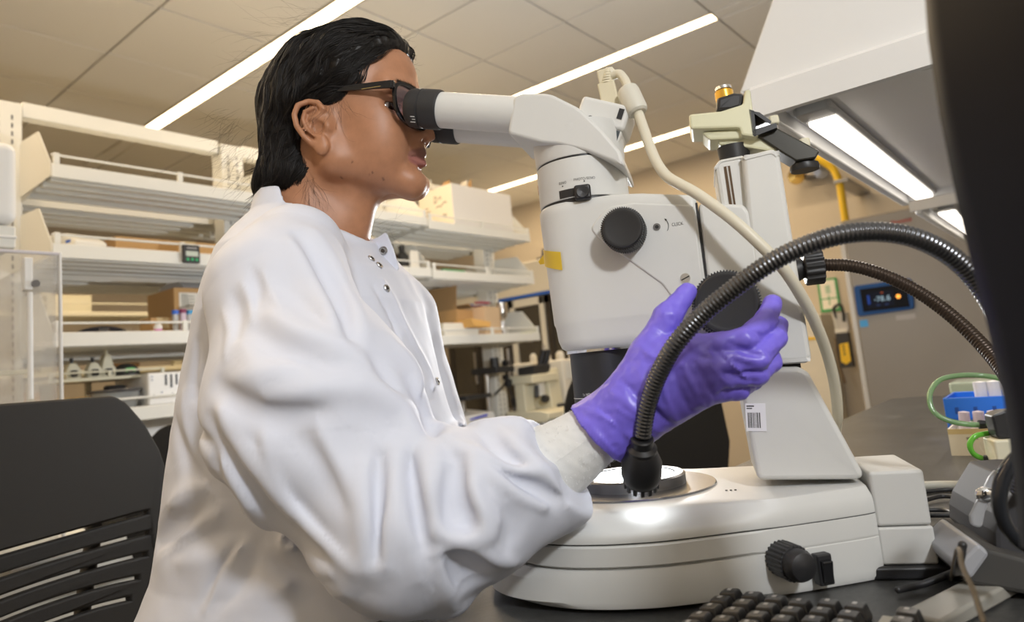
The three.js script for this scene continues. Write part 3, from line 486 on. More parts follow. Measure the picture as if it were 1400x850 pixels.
for (let i = 1; i < 4; i++) for (const [k, y] of [[0, SH.top], [1, SH.mid - .02], [2, SH.low - .02]]) metalShelf(['top', 'second', 'third'][k] + ' far-side shelf, back to back with the ' + ['bay beside the white hood', 'bay behind the person', 'bay with the taped carton'][i - 1], y, bayZ[i], bayZ[i + 1], [1, 1], .33, -1);
const FX = postX + .38;                        // front edge of the shelves
// contents --------------------------------------------------------------
function carton(label, w, h, d, at, turn, m = W.card, open = false, group) {
  const t = thing('carton', label, 'box', at, turn, group);
  if (!open) { part('body', span(-w / 2, w / 2, 0, h, -d / 2, d / 2, .002), m, t); part('tape', span(-w / 2 - .0008, w / 2 + .0008, h - .04, h + .0008, -.025, .025), mat(lin(.55, .42, .22), .3), t); }
  else {
    for (const s of [-1, 1]) { part('wall', span(s * w / 2 - .002, s * w / 2 + .002, 0, h, -d / 2, d / 2), m, t); part('wall', span(-w / 2, w / 2, 0, h, s * d / 2 - .002, s * d / 2 + .002), m, t); }
    part('bottom', span(-w / 2, w / 2, .001, .004, -d / 2, d / 2), m, t);
  }
  return t;
}
const onShelf = (px, py, back = .05) => { const p = atX(px, py, FX - back); return p; };
{ // the long flat carton and timer of the second shelf
  const y = SH.mid - .012 - .016;
  const c = carton('long flat brown carton lying behind the rail of the second shelf', .26, .075, .56, [FX - .2, y, -1.36], 0); part('paper_label', span(.1302, .1308, .02, .05, -.22, -.14), W.paper, c);
  const bag = thing('paper_packet', 'white paper packet with blue print in the corner of the second shelf', 'packet', [FX - .12, y, -.97], .2); part('body', ext(rounded([[-.08, 0], [.08, 0], [.085, .04], [.02, .075], [-.075, .085]], .01), -.06, .06, .01, 3), W.paper, bag); part('print', span(.03, .06, .035, .045, .0595, .0605), W.blue, bag);
  for (const [i, z] of [[0, -1.03], [1, -1.12], [2, -1.19]]) { const g = single('glass_dish', turned([[0, 0], [.03, 0], [.033, .003], [.033, .03], [.031, .03], [.031, .004], [0, .003]], 28), W.glass, ['small clear glass dish by the white packet', 'clear glass dish in the middle of three on the second shelf', 'small clear glass dish closest to the black timer'][i], 'dish', [FX - .06, y, z], 0, 'glass dishes'); void g; }
  const t = thing('lab_timer', 'black digital timer with a pale display clipped to the shelf edge', 'timer', [FX + .012, SH.mid - .012 - .045, -1.325]);
  part('case', span(-.009, .009, 0, .072, -.033, .033, .004), W.darkPlastic, t); part('display', span(.009, .0098, .026, .046, -.024, .024), mat(lin(.5, .56, .5), .3), t);
  for (const z of [-.018, 0, .018]) part('button', new THREE.CylinderGeometry(.0055, .0055, .003, 14).rotateZ(Math.PI / 2).translate(.0098, .013, z), W.green, t);
  part('brand_strip', span(.009, .0095, .056, .061, -.02, .02), W.steel, t);
}
function screwTube(label, at, r, h, capMat, bodyMat, lean = 0) {
  const t = thing('sample_tube', label, 'tube', at, 0, 'capped sample tubes'); t.rotation.z = lean; t.rotation.x = lean;
  part('vial', turned([[0, .004], [r * .5, .0], [r * .92, .012], [r, .02], [r, h - .014], [r * .9, h - .012], [0, h - .012]], 20), bodyMat, t);
  part('screw_cap', turned([[0, h], [r * 1.06, h], [r * 1.12, h - .002], [r * 1.12, h - .016], [0, h - .016]], 24), capMat, t); return t;
}
{ // third shelf of the first bay
  const y = SH.low - .016, clear = mat(lin(.75, .78, .8), .2, 0, { transmission: .5 });
  const c = carton('brown carton with a printed white label behind the blue-capped tubes', .24, .2, .38, [FX - .23, y, -1.5], 0);
  const lab = canvasTex(128, 160, (g) => { g.fillStyle = '#ddd8cc'; g.fillRect(0, 0, 128, 160); g.fillStyle = '#554'; for (let i = 0; i < 9; i++) g.fillRect(10, 10 + i * 9, 30 + (i * 31) % 60, 4); g.fillRect(70, 90, 40, 56); g.fillStyle = '#ddd8cc'; for (let i = 0; i < 6; i++) g.fillRect(74 + (i % 3) * 12, 94 + Math.floor(i / 2) * 16, 5, 9); });
  part('label', span(.1203, .121, .07, .18, .06, .17), mat(0xffffff, .7, 0, { map: lab }), c); part('plastic_sheet', ext([[-.12, 0], [.12, 0], [.08, .03], [-.04, .04], [-.11, .02]], -.15, .15, .004).translate(0, .201, 0), mat(lin(.6, .6, .62), .2, 0, { transmission: .3 }), c);
  const cap = (cr, g, b) => mat(lin(cr, g, b), .4), blue = cap(.03, .13, .6), maroon = cap(.22, .03, .1), sky = cap(.05, .3, .6), whiteCap = W.white, violet = mat(lin(.5, .2, .5), .3);
  const tubes = [['slim tube with a dark blue cap at the end of the row', -1.285, .0115, .1, blue, clear], ['slim tube with a maroon cap between two blue-capped tubes', -1.315, .0115, .105, maroon, mat(lin(.6, .5, .6), .25)], ['slim tube with a sky blue cap leaning by the maroon one', -1.343, .012, .1, sky, clear], ['tube with a white cap and violet contents', -1.372, .0125, .118, whiteCap, violet], ['wide tube with a bright blue cap next to the white-capped one', -1.408, .0165, .125, blue, clear], ['wide tube with a bright blue cap nearest the coat sleeve', -1.45, .0165, .127, blue, clear]];
  for (const [l, z, r, h, m, b] of tubes) screwTube(l, [FX - .05, y, z], r, h, m, b, .0);
  const s = carton('small brown carton standing beside the tube row', .07, .075, .1, [FX - .12, y, -1.245], .2, W.card); void s;
  const bt = thing('squeeze_bottle', 'tiny white-topped bottle with a pink label on the third shelf', 'bottle', [FX - .045, y, -1.215]); part('body', turned([[0, 0], [.014, 0], [.015, .003], [.015, .038], [.006, .05], [.006, .056], [0, .056]], 20), W.white, bt); part('pink_label', turned([[.0153, .004], [.0153, .026]], 20), mat(lin(.7, .2, .5), .5), bt);
  single('dark_cloth', new THREE.SphereGeometry(1, 24, 14, 0, 2 * Math.PI, 0, Math.PI / 2).scale(.05, .05, .11).rotateX(.08), mat(lin(.012, .012, .02), .9), 'crumpled dark navy cloth lying on the third shelf', 'cloth', [FX - .14, y, -1.045]);
  single('flat_tray', span(-.06, .06, 0, .018, -.2, .2, .004), mat(lin(.14, .1, .06), .6), 'shallow dark brown tray behind the rail of the third shelf', 'tray', [FX - .07, y, -1.05]);
  for (const [i, z] of [[0, -1.02], [1, -1.1]]) single('glass_beaker', turned([[0, 0], [.016, 0], [.017, .002], [.017, .032], [.016, .032], [.016, .003], [0, .003]], 24), W.glass, ['tiny clear glass beaker in front of the dark cloth', 'tiny clear glass beaker next to the pink-labelled bottle'][i], 'beaker', [FX - .03, y, z], 0, 'tiny glass beakers');
}
{ // rear bay, top shelf: the taped carton
  const y = SH.top - .008 - .016, at = [FX - .165, y, -3.16];
  const t = thing('taped_carton', 'large white carton with handwriting and loose torn flaps on the top shelf', 'box', at);
  const tex = canvasTex(256, 200, (g) => { g.fillStyle = '#e4d9c4'; g.fillRect(0, 0, 256, 200); g.strokeStyle = '#5b4a3a'; g.lineWidth = 4; g.beginPath(); g.moveTo(120, 40); g.bezierCurveTo(150, 30, 150, 70, 120, 66); g.lineTo(125, 44); g.moveTo(155, 56); g.lineTo(166, 44); g.lineTo(176, 56); g.moveTo(130, 90); g.lineTo(150, 84); g.lineTo(166, 90); g.lineTo(200, 72); g.lineTo(214, 80); g.moveTo(176, 140); g.bezierCurveTo(186, 120, 200, 130, 190, 148); g.moveTo(196, 146); g.lineTo(206, 130); g.stroke(); g.fillStyle = '#8b7c6c'; for (let i = 0; i < 5; i++) g.fillRect(20, 80 + i * 16, 50 + (i * 17) % 30, 5); g.fillStyle = '#b04040'; g.fillRect(22, 156, 12, 10); });
  const m = mat(lin(.66, .62, .54), .8);
  part('body', span(-.14, .14, 0, .265, -.27, .27, .003), mat(lin(.72, .70, .67), .7), t);
  part('written_side', span(.1402, .1412, .004, .261, -.266, .266), mat(lin(.72, .70, .67), .7), t); part('end_side', new THREE.PlaneGeometry(.276, .257).translate(0, .1325, .2708), mat(0xffffff, .7, 0, { map: tex }), t, 'end with dark handwriting');
  const r = random(9); for (let i = 0; i < 5; i++) part('torn_flap', ext([[0, 0], [.1, .01 * r()], [.11, .035 + .02 * r()], [.05, .05], [.01, .03]], -.004, .004, .001).rotateY(-.9 + r()).translate(-.08 + .05 * i * .6, .263, .22 - i * .05), [m, W.card, W.cardDark][i % 3], t);
}
{ // rear bays: cartons, cup, bottles
  const y1 = SH.mid - .021, y2 = SH.low - .052 - .016, y2b = SH.low - .046;
  single('green_strip', span(-.01, .01, 0, .03, -.09, .09, .002), W.green, 'green box edge behind the rail of the second shelf, under the taped carton', 'box', [FX - .04, y1 - .007, -2.86]);
  const ob = carton('open brown carton with raised flaps on the third shelf of the rear bay', .22, .17, .2, [FX - .19, y2, -2.98], .1, W.card, true);
  part('flap', span(-.11, .11, 0, .14, -.002, .002).rotateX(-.15).translate(0, .17, .1), W.cardDark, ob); part('flap', span(-.11, .11, 0, .09, -.002, .002).rotateX(1.2).translate(0, .17, -.1), W.card, ob);
  const pc = carton('pale open carton with red printed contents beside the brown one', .16, .18, .17, [FX - .1, y2, -3.13], .15, mat(lin(.6, .44, .28), .8), true);
  const pr = random(4); for (let i = 0; i < 4; i++) part('packet', box(.05, .012, .09, -.03 + .02 * i, .185 + .008 * i, -.03 + .025 * i).rotateZ((pr() - .5) * .2), i % 2 ? mat(lin(.35, .05, .08), .6) : W.paper, pc);
  const wt = thing('white_tray', 'low white tray with a bent orange card lid on the third shelf', 'tray', [FX - .1, y2, -2.86]); part('body', span(-.09, .09, 0, .085, -.14, .14, .004), W.warmWhite, wt); part('card_lid', ext([[0, 0], [.16, -.02], [.15, -.05], [.02, -.045]], -.07, .07, .002).rotateY(Math.PI / 2).translate(.1, .1, -.0), mat(lin(.7, .4, .12), .7), wt);
  const cup = thing('steel_cup', 'polished steel cup on a thin stem on the third shelf', 'cup', [FX - .06, y2, -3.28]); part('bowl', turned([[0, .1], [.012, .1], [.03, .12], [.036, .15], [.036, .21], [.034, .21], [.034, .15], [0, .11]], 32), W.chrome, cup); part('stem', turned([[0, 0], [.014, 0], [.012, .006], [.009, .012], [.009, .1], [0, .1]], 24), W.steel, cup);
  single('yellow_green_box', span(-.02, .02, 0, .02, -.06, .06, .002), mat(lin(.5, .55, .05), .5), 'flat yellow-green box by the end panel of the third shelf', 'box', [FX - .05, y2, -3.48]);
  single('clear_jar', turned([[0, 0], [.03, 0], [.032, .003], [.032, .05], [.028, .06], [.028, .07], [0, .07]], 28), mat(lin(.8, .8, .78), .15, 0, { transmission: .4 }), 'small frosted jar behind the steel cup', 'jar', [FX - .14, y2, -3.38]);
  const gc = thing('green_carton', 'white carton with a green printed panel behind the coat front', 'box', [FX - .15, y2b, -2.5]); part('body', span(-.12, .12, 0, .16, -.12, .12, .003), W.white, gc); part('printed_panel', span(.1202, .121, .03, .12, -.09, .1), W.green, gc);
  const bottle = (label, z, x, m) => { const t = thing('dark_bottle', label, 'bottle', [x, y1 + .007, z], 0, 'dark bottles on the second shelf'); part('body', turned([[0, 0], [.034, 0], [.036, .004], [.036, .075], [.014, .1], [.014, .112], [0, .112]], 24), m, t); part('cap', turned([[0, .132], [.016, .132], [.017, .13], [.017, .112], [0, .112]], 20), W.black, t); };
  const brown = mat(lin(.05, .03, .012), .12);
  bottle('dark brown glass bottle nearest the collar snaps', -2.42, FX - .06, brown); bottle('dark brown glass bottle behind the one by the collar', -2.47, FX - .14, brown); bottle('dark brown glass bottle closest to the shelf end panel', -2.5, FX - .06, mat(lin(.03, .03, .03), .1));
  const w = thing('white_stand', 'white upright plastic stand next to the dark bottles', 'stand', [FX - .06, y1 + .007, -2.58]); part('plate', ext(rounded([[-.035, 0], [.035, 0], [.03, .11], [-.03, .11]], .008), -.01, .01, .003).rotateY(Math.PI / 2), W.warmWhite, w);
}
// ---------- on and behind the rear bench ----------
{ // laminar hood at the end of the shelving
  const t = thing('laminar_hood', 'white bench hood with a clear hinged front panel and a handle rod', 'hood', [0, REAR, 0]);
  const A = atX(28, 305, -2.0), top = 1.12 + .62, lowY = atX(28, 306, -2.0).y, z = A.z;
  part('filter_housing', span(-2.6, -2.0, lowY - REAR, atX(25, 195, -2.0).y - REAR, z + .003, z + .8, .025), W.white, t); void top;
  part('lamp_rail', span(-2.6, -2.01, atX(28, 340, -2.01).y - REAR, lowY - REAR - .004, z + .006, z + .8, .006), W.shelf, t);
  part('rail_rib', span(-2.6, -2.004, atX(28, 326, -2.0).y - REAR, atX(28, 322, -2.0).y - REAR, z + .005, z + .8, .004), W.white, t);
  part('back_wall', span(-2.62, -2.6, 0, lowY - REAR, z + .02, z + .8, .004), W.shelf, t);
  part('bench_plate', span(-2.62, -1.98, 0.001, .015, z - .22, z + .8, .004), W.shelf, t);
  const clear = mat(lin(.96, .96, .96), .06, 0, { transmission: .9, ior: 1.45 });
  const pz = atX(80, 345, -1.98).z, py = atX(80, 345, -1.98).y - REAR;
  part('clear_panel', span(-1.985, -1.978, .02, py, pz, z + .5, .002), clear, t, 'clear acrylic front panel');
  part('panel_edge', span(-1.988, -1.975, .02, py, pz - .006, pz, .002), W.white, t); part('panel_edge', span(-1.988, -1.975, py - .008, py, pz, z + .5, .002), mat(lin(.62, .6, .64), .3), t);
  part('clear_side', span(-2.58, -1.99, .02, py, pz + .004, pz + .009, .002), clear, t);
  const hz = atX(40, 400, -1.97).z, h0 = atX(46, 545, -1.97).y - REAR, h1 = atX(40, 400, -1.97).y - REAR; part('handle_rod', rod([-1.965, h0, hz + .0], [-1.965, h1, hz], .006), W.white, t);
  part('reflection_line', span(-2.2, -2.19, atX(60, 507, -2.2).y - REAR - .006, atX(60, 507, -2.2).y - REAR + .006, pz, z + .5, .002), W.cream, t); part('handle_clip', span(-1.976, -1.955, h1 + .005, h1 + .085, hz - .004, hz + .014, .003), W.white, t); part('clip_screw', new THREE.CylinderGeometry(.009, .009, .008, 16).rotateZ(Math.PI / 2).translate(-1.952, h1 + .02, hz - .008), W.darkSteel, t);  // the thin cream rod is added as the bright line reflected in the panel
}
// instrument shelf of the first bay: bowl, stand with dispensers, vented instrument
{
  const y = 1.118, ys = y - .016 + .001, zAt = (px, x) => atX(px, 530, x).z;
  metalShelf('lowest shelf of the first bay carrying the glass bowl and the vented instrument', y, bayZ[1], bayZ[2], [0, 0]);
  const r = thing('dispenser_stand', 'cream two-rail stand holding pale dispensers under the third shelf', 'rack', [-2.9, ys, -1.06]);
  part('shelf_plate', span(-.1, .13, .122, .134, -.2, .2, .004), W.cream, r); part('front_rail', span(.12, .127, .15, .157, -.2, .2, .002), W.cream, r);
  for (const z of [-.19, 0, .19]) part('leg', span(-.09, -.07, 0, .122, z - .01, z + .01, .003), W.cream, r); for (const z of [-.19, 0, .19]) part('rail_peg', span(.118, .129, .134, .157, z - .006, z + .006, .002), W.cream, r);
  const bodies = ['cream dispenser nearest the hood panel', 'cream dispenser in the middle of the stand', 'tall cream dispenser beside the green display'];
  [98, 127, 146].forEach((px, i) => { const d = thing('dispenser', bodies[i], 'dispenser', [-2.87, ys + .135, zAt(px, -2.87)], 0, 'cream dispensers'), h = i === 2 ? .085 : .058; part('body', ext(rounded([[-.026, 0], [.026, 0], [.028, .03], [.018, .045], [.01, h], [-.012, h], [-.022, .035]], .008, 4, .004), -.02, .02, .004, 2).rotateY(Math.PI / 2), W.cream, d); part('plunger', rod([0, h - .005, 0], [0, h + .02, 0], .006), i === 2 ? W.cream : W.black, d); part('grip', box(.016, .024, .022, .026, .02, .0, .005), W.black, d); });
  const m = thing('bench_meter', 'dark rounded meter with a green display on the cream stand', 'meter', [-2.88, ys + .135, zAt(173, -2.88)]); part('body', new THREE.SphereGeometry(1, 28, 14, 0, 2 * Math.PI, 0, Math.PI / 2).scale(.045, .05, .05), mat(lin(.05, .05, .045), .4), m); const gr = mat(lin(.1, .5, .1), .4); gr.emissive = lin(.1, .6, .1); gr.emissiveIntensity = .3; part('display', box(.006, .014, .032, .038, .022, 0), gr, m);
  const b = thing('glass_bowl', 'clear bowl with a black rim and black lid knob on the lowest shelf', 'bowl', [-2.78, ys, zAt(157, -2.78)]);
  part('bowl', turned([[0, 0], [.055, 0], [.066, .007], [.08, .05], [.082, .075], [.079, .075], [.077, .05], [.062, .009], [0, .005]], 44), mat(lin(.7, .72, .72), .05, 0, { transmission: .7 }), b); part('rim', turned([[.078, .0755], [.088, .074], [.09, .08], [.086, .085], [0, .088], [0, .0765]], 44), mat(lin(.06, .06, .065), .25), b); part('lid_knob', turned([[0, .088], [.036, .088], [.038, .094], [.03, .101], [0, .102]], 30), W.black, b); part('metal_core', turned([[0, .006], [.022, .006], [.022, .06], [.016, .073], [0, .073]], 24), W.steel, b);
  const o = thing('orange_tray', 'orange and cream trays stacked behind the glass bowl', 'tray', [-2.9, ys, zAt(100, -2.9)]); part('lower_tray', span(-.1, .08, 0, .03, -.1, .08, .006), W.cream, o); part('upper_tray', span(-.09, .085, .031, .06, -.09, .08, .006), mat(lin(.62, .3, .06), .5), o); part('lid', span(-.09, .085, .061, .068, -.09, .08, .004), mat(lin(.7, .45, .15), .5), o);
  const zl = zAt(204, -2.7), p = thing('vented_instrument', 'white instrument with rows of dark vent slots under the third shelf', 'instrument', [-2.86, ys, zl - .17]); part('case', span(-.15, .15, .012, .135, -.17, .17, .008), W.white, p);
  for (let i = 0; i < 7; i++) part('vent_slot', span(.1502, .1512, .085 - (i % 2) * .01, .125, .1 - i * .02, .108 - i * .02), W.black, p); for (const [yy, zz] of [[.12, .155], [.108, .155], [.05, .15], [.05, .08], [.06, .12]]) part('screw', new THREE.CylinderGeometry(.004, .004, .002, 10).rotateZ(Math.PI / 2).translate(.1506, yy, zz), W.darkSteel, p); part('foot', span(-.13, .13, 0, .012, -.15, .15), W.black, p);
  single('far_cabinet', span(-.25, .25, 0, .3, -.4, .4, .01), W.white, 'white boxy cabinet on the rear bench under the vented instrument', 'cabinet', [-3.1, REAR, -1.45]);
}
// balance with a blue stripe, tripod clamp, inverted microscope, centrifuge
{
  const y = REAR, at = (px, py) => atY(px, py, y);
  const p = at(622, 592);
  const s = thing('balance', 'pale laboratory shaker with a blue stripe and a dark flat platform', 'instrument', [-3.0, y, -3.12], .12);
  part('case', ext(rounded([[-.16, .01], [.15, .01], [.13, .1], [-.13, .13]], .01), -.16, .16, .01, 3).rotateY(0), W.white, s); part('blue_stripe', ext([[-.09, 0], [.09, .006], [.09, .02], [-.09, .008]], 0, .002).rotateY(Math.PI / 2).rotateZ(.25).translate(.145, .075, .02), mat(lin(.03, .06, .6), .4), s); part('port', span(.143, .146, .03, .045, -.04, -.01), W.black, s); part('base', span(-.15, .16, 0, .015, -.15, .15, .004), W.black, s); part('column', rod([0, .11, -.02], [0, .19, -.02], .018), W.steel, s); part('platform', span(-.12, .14, .19, .215, -.14, .12, .008), W.darkPlastic, s); void p;
  const r = thing('clamp_stand', 'black two-tier clamp stand with round knobs beside the pale microscope', 'stand', [-2.98, y, -3.42]);
  part('upper_tier', span(-.1, .12, .33, .37, -.08, .1, .008), W.darkPlastic, r); part('jar', turned([[0, .37], [.03, .37], [.03, .43], [0, .43]], 24).translate(.04, 0, .02), W.darkPlastic, r); part('post', rod([0, 0, .06], [0, .33, .06], .012), W.steel, r); part('foot', span(-.08, .1, 0, .012, -.06, .1, .003), W.black, r);
  for (const [dy, dz, R] of [[.14, -.11, .033], [.26, -.05, .028], [.3, -.03, .018], [.39, -.04, .02]]) part('knob', turned([[0, -.016], [R * .9, -.016], [R, -.01], [R, .01], [R * .9, .016], [0, .016]], 22).rotateZ(Math.PI / 2).translate(.08, dy, dz), W.black, r);
  part('arm', rod([.06, .39, -.04], [.06, .14, -.11], .007), W.black, r); part('arm', rod([.06, .26, -.05], [.05, .2, .05], .007), W.black, r); part('arm', rod([.06, .14, -.11], [.07, .03, -.1], .007), W.black, r);
  const m = thing('inverted_microscope', 'cream inverted microscope with dark eyepieces on the rear bench', 'microscope', [-2.82, y, -3.62], 0);
  part('base', ext(rounded([[-.15, 0], [.17, 0], [.19, .02], [.19, .06], [.12, .075], [-.15, .075]], .012), -.17, .12, .01, 3), W.cream, m);
  part('front_column', ext(rounded([[-.06, .07], [.02, .07], [.02, .26], [-.06, .26]], .01), .02, .12, .008, 3), W.cream, m);
  part('arm', ext(rounded([[-.1, .245], [.1, .245], [.1, .3], [-.1, .3]], .008), -.16, .13, .008, 3), W.cream, m);
  part('rear_column', ext(rounded([[-.11, .07], [.09, .07], [.07, .33], [-.1, .33]], .012), -.2, -.07, .008, 3), W.cream, m);
  part('turret', rod([.02, .16, -.02], [.02, .25, -.02], .05, 24), W.warmWhite, m); part('objective', rod([.06, .15, .05], [.06, .23, .04], .016, 16), W.darkPlastic, m); part('focus_knob', new THREE.CylinderGeometry(.025, .025, .03, 20).rotateX(Math.PI / 2).translate(.09, .14, .0), W.darkPlastic, m);
  part('eyepiece_head', ext(rounded([[-.05, .3], [.07, .3], [.09, .36], [-.05, .35]], .008), -.1, .08, .006, 2), W.darkPlastic, m); for (const z of [-.1, -.045]) part('eyepiece', rod([.03, .33, z], [.07, .45, z - .015], .02, 18), W.black, m);
  part('paper_label', span(.0815, .083, .235, .265, -.16, -.1).rotateZ(.07), W.paper, m); part('front_plate', span(.186, .192, .03, .065, -.16, -.1, .002), W.white, m);
  for (const z of [-.13, -.17]) part('control_knob', new THREE.CylinderGeometry(.014, .014, .02, 16).translate(.1, .085, z), W.black, m);
  const c = thing('centrifuge', 'pale grey box instrument with a ribbed side panel, glassware on its lid', 'instrument', [-2.95, y, -4.09], 0);
  part('case', span(-.22, .22, .02, .38, -.22, .24, .012), W.warmWhite, c); for (let i = 0; i < 16; i++) part('rib', span(.2195, .2245, .25, .36, -.02 + i * .015, -.013 + i * .015, .001), W.shelf, c); part('foot', span(-.2, .2, 0, .02, -.2, .2), W.black, c); part('front_panel', span(.22, .224, .04, .36, -.21, -.04, .002), W.cream, c);
  const rr = random(12); for (let i = 0; i < 7; i++) single('glass_vial', turned([[0, 0], [.022, 0], [.024, .003], [.024, .045], [.014, .055], [.014, .062], [0, .062]], 16), i % 3 ? mat(lin(.8, .79, .75), .2, 0, { transmission: .4 }) : W.warmWhite, ['first', 'second', 'third', 'fourth', 'fifth', 'sixth', 'seventh'][i] + ' small pale vial from the dark eyepieces on the box instrument', 'vial', [-2.95 + (i % 3 - 1) * .08 + rr() * .02, y + .38, -3.92 - i * .05], 0, 'pale vials on the box instrument');
}
// glass fridge by the far wall, shelving row farther back
{
  const f = thing('glass_door_fridge', 'tall white fridge with dark glass doors and a blue stripe by the far wall', 'fridge', [0, 0, -6.1]);
  const zf = -5.72, a = atZ(650, 400, zf), b2 = atZ(765, 380, zf), yt = atZ(700, 370, zf).y, ys = atZ(700, 406, zf).y;
  const xa = a.x - .5, xb = b2.x + .25; const L = (x0, x1, y0, y1, z0, z1, r = 0) => span(x0, x1, y0, y1, z0 + 6.1, z1 + 6.1, r);
  part('header', L(xa, xb, ys, yt + .06, zf - .5, zf, .01), W.warmWhite, f); part('blue_stripe', L(xa, xb, ys - .03, ys, zf - .02, zf + .006, .002), W.blue, f); part('cabinet', L(xa, xb, .05, ys - .03, zf - .5, zf - .1, .01), mat(lin(.12, .1, .08), .5), f); part('plinth', L(xa, xb, 0, .05, zf - .5, zf - .05), W.black, f);
  const n = 4, w = (xb - xa) / n; for (let i = 0; i < n; i++) { const x = xa + i * w; const d = part('door_frame', mg([L(x + .01, x + .07, .08, ys - .04, zf - .05, zf, .004), L(x + w - .07, x + w - .01, .08, ys - .04, zf - .05, zf, .004), L(x + .01, x + w - .01, ys - .12, ys - .04, zf - .05, zf, .004), L(x + .01, x + w - .01, .08, .16, zf - .05, zf, .004)]), i === 2 ? W.shelf : mat(lin(.04, .035, .03), .4), f); part('door_glass', L(x + .07, x + w - .07, .16, ys - .12, zf - .03, zf - .025), mat(lin(.3, .28, .24), .05, 0, { transmission: .8 }), d); part('door_handle', L(x + w - .06, x + w - .04, 1.0, 1.35, zf, zf + .03, .006), W.steel, d);
    for (let k = 0; k < 3; k++) part('wire_shelf', L(x + .05, x + w - .05, .5 + k * .35, .515 + k * .35, zf - .12 - .28, zf - .1 + .04), W.steel, f); }
  const k = single('wall_camera', mg([rod([0, 0, 0], [0, -.1, .02], .018), box(.07, .05, .12, 0, -.13, .05, .01)]), W.darkPlastic, 'small dark camera hanging from the far wall above the fridge', 'camera', [atZ(744, 352, -6.55).x, atZ(744, 352, -6.55).y + .1, -6.55]); void k;
  // shelving row farther back, seen through the first bay
  const g = thing('far_shelving', 'yellow-lit cream shelving with boxes, seen through the open first bay', 'shelving', [-5.2, 0, -2.1]);
  for (const y of [1.02, 1.38, 1.76]) { part('board', span(-.2, .2, y - .03, y, -2.2, 2.2, .004), W.cream, g); part('rail', span(.19, .2, y + .05, y + .06, -2.2, 2.2), W.cream, g); }
  for (let i = 0; i < 6; i++) part('upright', span(-.22, -.16, 0, 2.0, -2.2 + i * .87, -2.14 + i * .87, .004), W.cream, g);
  const r = random(21); for (let i = 0; i < 14; i++) { const y = [1.02, 1.38, 1.76][i % 3], h = .1 + r() * .16; single('archive_box', span(-.12, .12, 0, h, -.1 - r() * .04, .1 + r() * .04, .003), [W.cream, W.card, W.warmWhite, mat(lin(.12, .07, .03), .6)][i % 4], ['cream box', 'brown carton', 'off-white box', 'dark brown box'][i % 4] + ' on the ' + ['lower', 'middle', 'upper'][i % 3] + ' far shelf, place ' + ['one', 'two', 'three', 'four', 'five'][4 - Math.floor(i / 3)] + ' from the hood end', 'box', [-5.17, y, -4.1 + i * .3], 0, ['cream', 'brown', 'off-white', 'dark'][i % 4] + ' boxes on the far shelving'); }
}

// ---------- shelf units over the lab bench, with their lamps ----------
const HUTCH = CAM_H + .33;
function overShelf(label, z0, z1, lampAt) {
  const t = thing('overhead_shelf', label, 'shelf unit', [0, HUTCH, 0], 0, 'white shelf units over the lab bench');
  const xf = -.315, xb = .12, wm = mat(lin(.74, .75, .76), .35);
  part('underside', span(xf + .012, xb, .018, .03, z1 + .004, z0 - .012), mat(lin(.82, .82, .83), .3, 0), t);
  // end panel with a slanting front edge and a folded lower lip
  const A = atZ(1012, 127, z0), B = atZ(1060, -10, z0), slope = (B.x - A.x) / (B.y - A.y), y0 = A.y - HUTCH;
  part('end_panel', ext(rounded([[A.x, y0], [A.x + slope * .34, y0 + .34], [xb, y0 + .34], [xb, y0]], .003, 5, .003), -.012, 0, .002).translate(0, 0, z0), wm, t);
  part('lip', ext([[0, y0 + .003], [-.014, y0 - .006], [-.014, -.002], [-.002, -.002], [-.002, .018], [-.012, .018]], xf - .012, xb, .0).rotateY(Math.PI / 2).translate(0, 0, z0 - .0).scale(1, 1, 1), wm, t);
  part('end_panel', span(xf + .01, xb, -.0, .3, z1, z1 + .012, .002), wm, t);
  part('front_lip', span(xf - .004, xf + .014, -.008, .05, z1 + .002, z0 - .014, .004), wm, t); part('front_channel', span(xf + .03, xf + .04, .006, .018, z1 + .01, z0 - .06, .002), W.shelf, t);
  part('back_panel', span(xb, xb + .012, -.0, .36, z1, z0, .002), wm, t); part('shelf_top', span(xf + .02, xb, .03, .036, z1 + .012, z0 - .012), wm, t);
  for (const [x, z] of [[-.262, -1.06], [-.11, -1.06]]) part('screw', new THREE.CylinderGeometry(.008, .0085, .003, 20).translate(x, .0165, z0 + z + 1.012), W.steel, t);
  // lamp strip
  const [lx, la, lb] = lampAt, body = thing('shelf_lamp', label.includes('second') ? 'slim lamp strip under the second, farther shelf unit' : 'slim lamp strip lit under the nearest shelf unit', 'lamp', [lx, HUTCH + .018, (la + lb) / 2], 0, 'lamp strips under the shelf units');
  const L = Math.abs(lb - la); part('housing', span(-.028, .028, -.012, 0, -L / 2, L / 2, .006), mat(lin(.45, .46, .48), .3), body);
  part('end_cap', ext(rounded([[-.029, 0], [.029, 0], [.024, .05], [-.024, .05]], .014, 5, .01), 0, .016, .004).rotateX(Math.PI / 2).translate(0, 0.001, L / 2 - .045), mat(lin(.38, .4, .42), .3), body);
  const glow = mat(0xffffff, .5); glow.emissive = SHELF_LIGHT.color; glow.emissiveIntensity = SHELF_LIGHT.glow; part('diffuser', span(-.02, .02, -.021, -.011, -L / 2 + .02, L / 2 - .05, .004), glow, body);
  areaLight(SHELF_LIGHT.color, SHELF_LIGHT.power, .036, L - .08, V(lx, HUTCH - .006, (la + lb) / 2), V(lx, 0, (la + lb) / 2));
  return t;
}
{ const a = atY(1098, 156, HUTCH + .005), b = atY(1268, 268, HUTCH + .005); overShelf('nearest white shelf unit with a slanted end panel over the lab bench', -1.012, -2.03, [a.x + .012, a.z, b.z]);
  const c = atY(1284, 287, HUTCH + .005); overShelf('second white shelf unit farther along the lab bench, mostly hidden', -2.2, -3.2, [c.x + .01, c.z, c.z - .8]); }
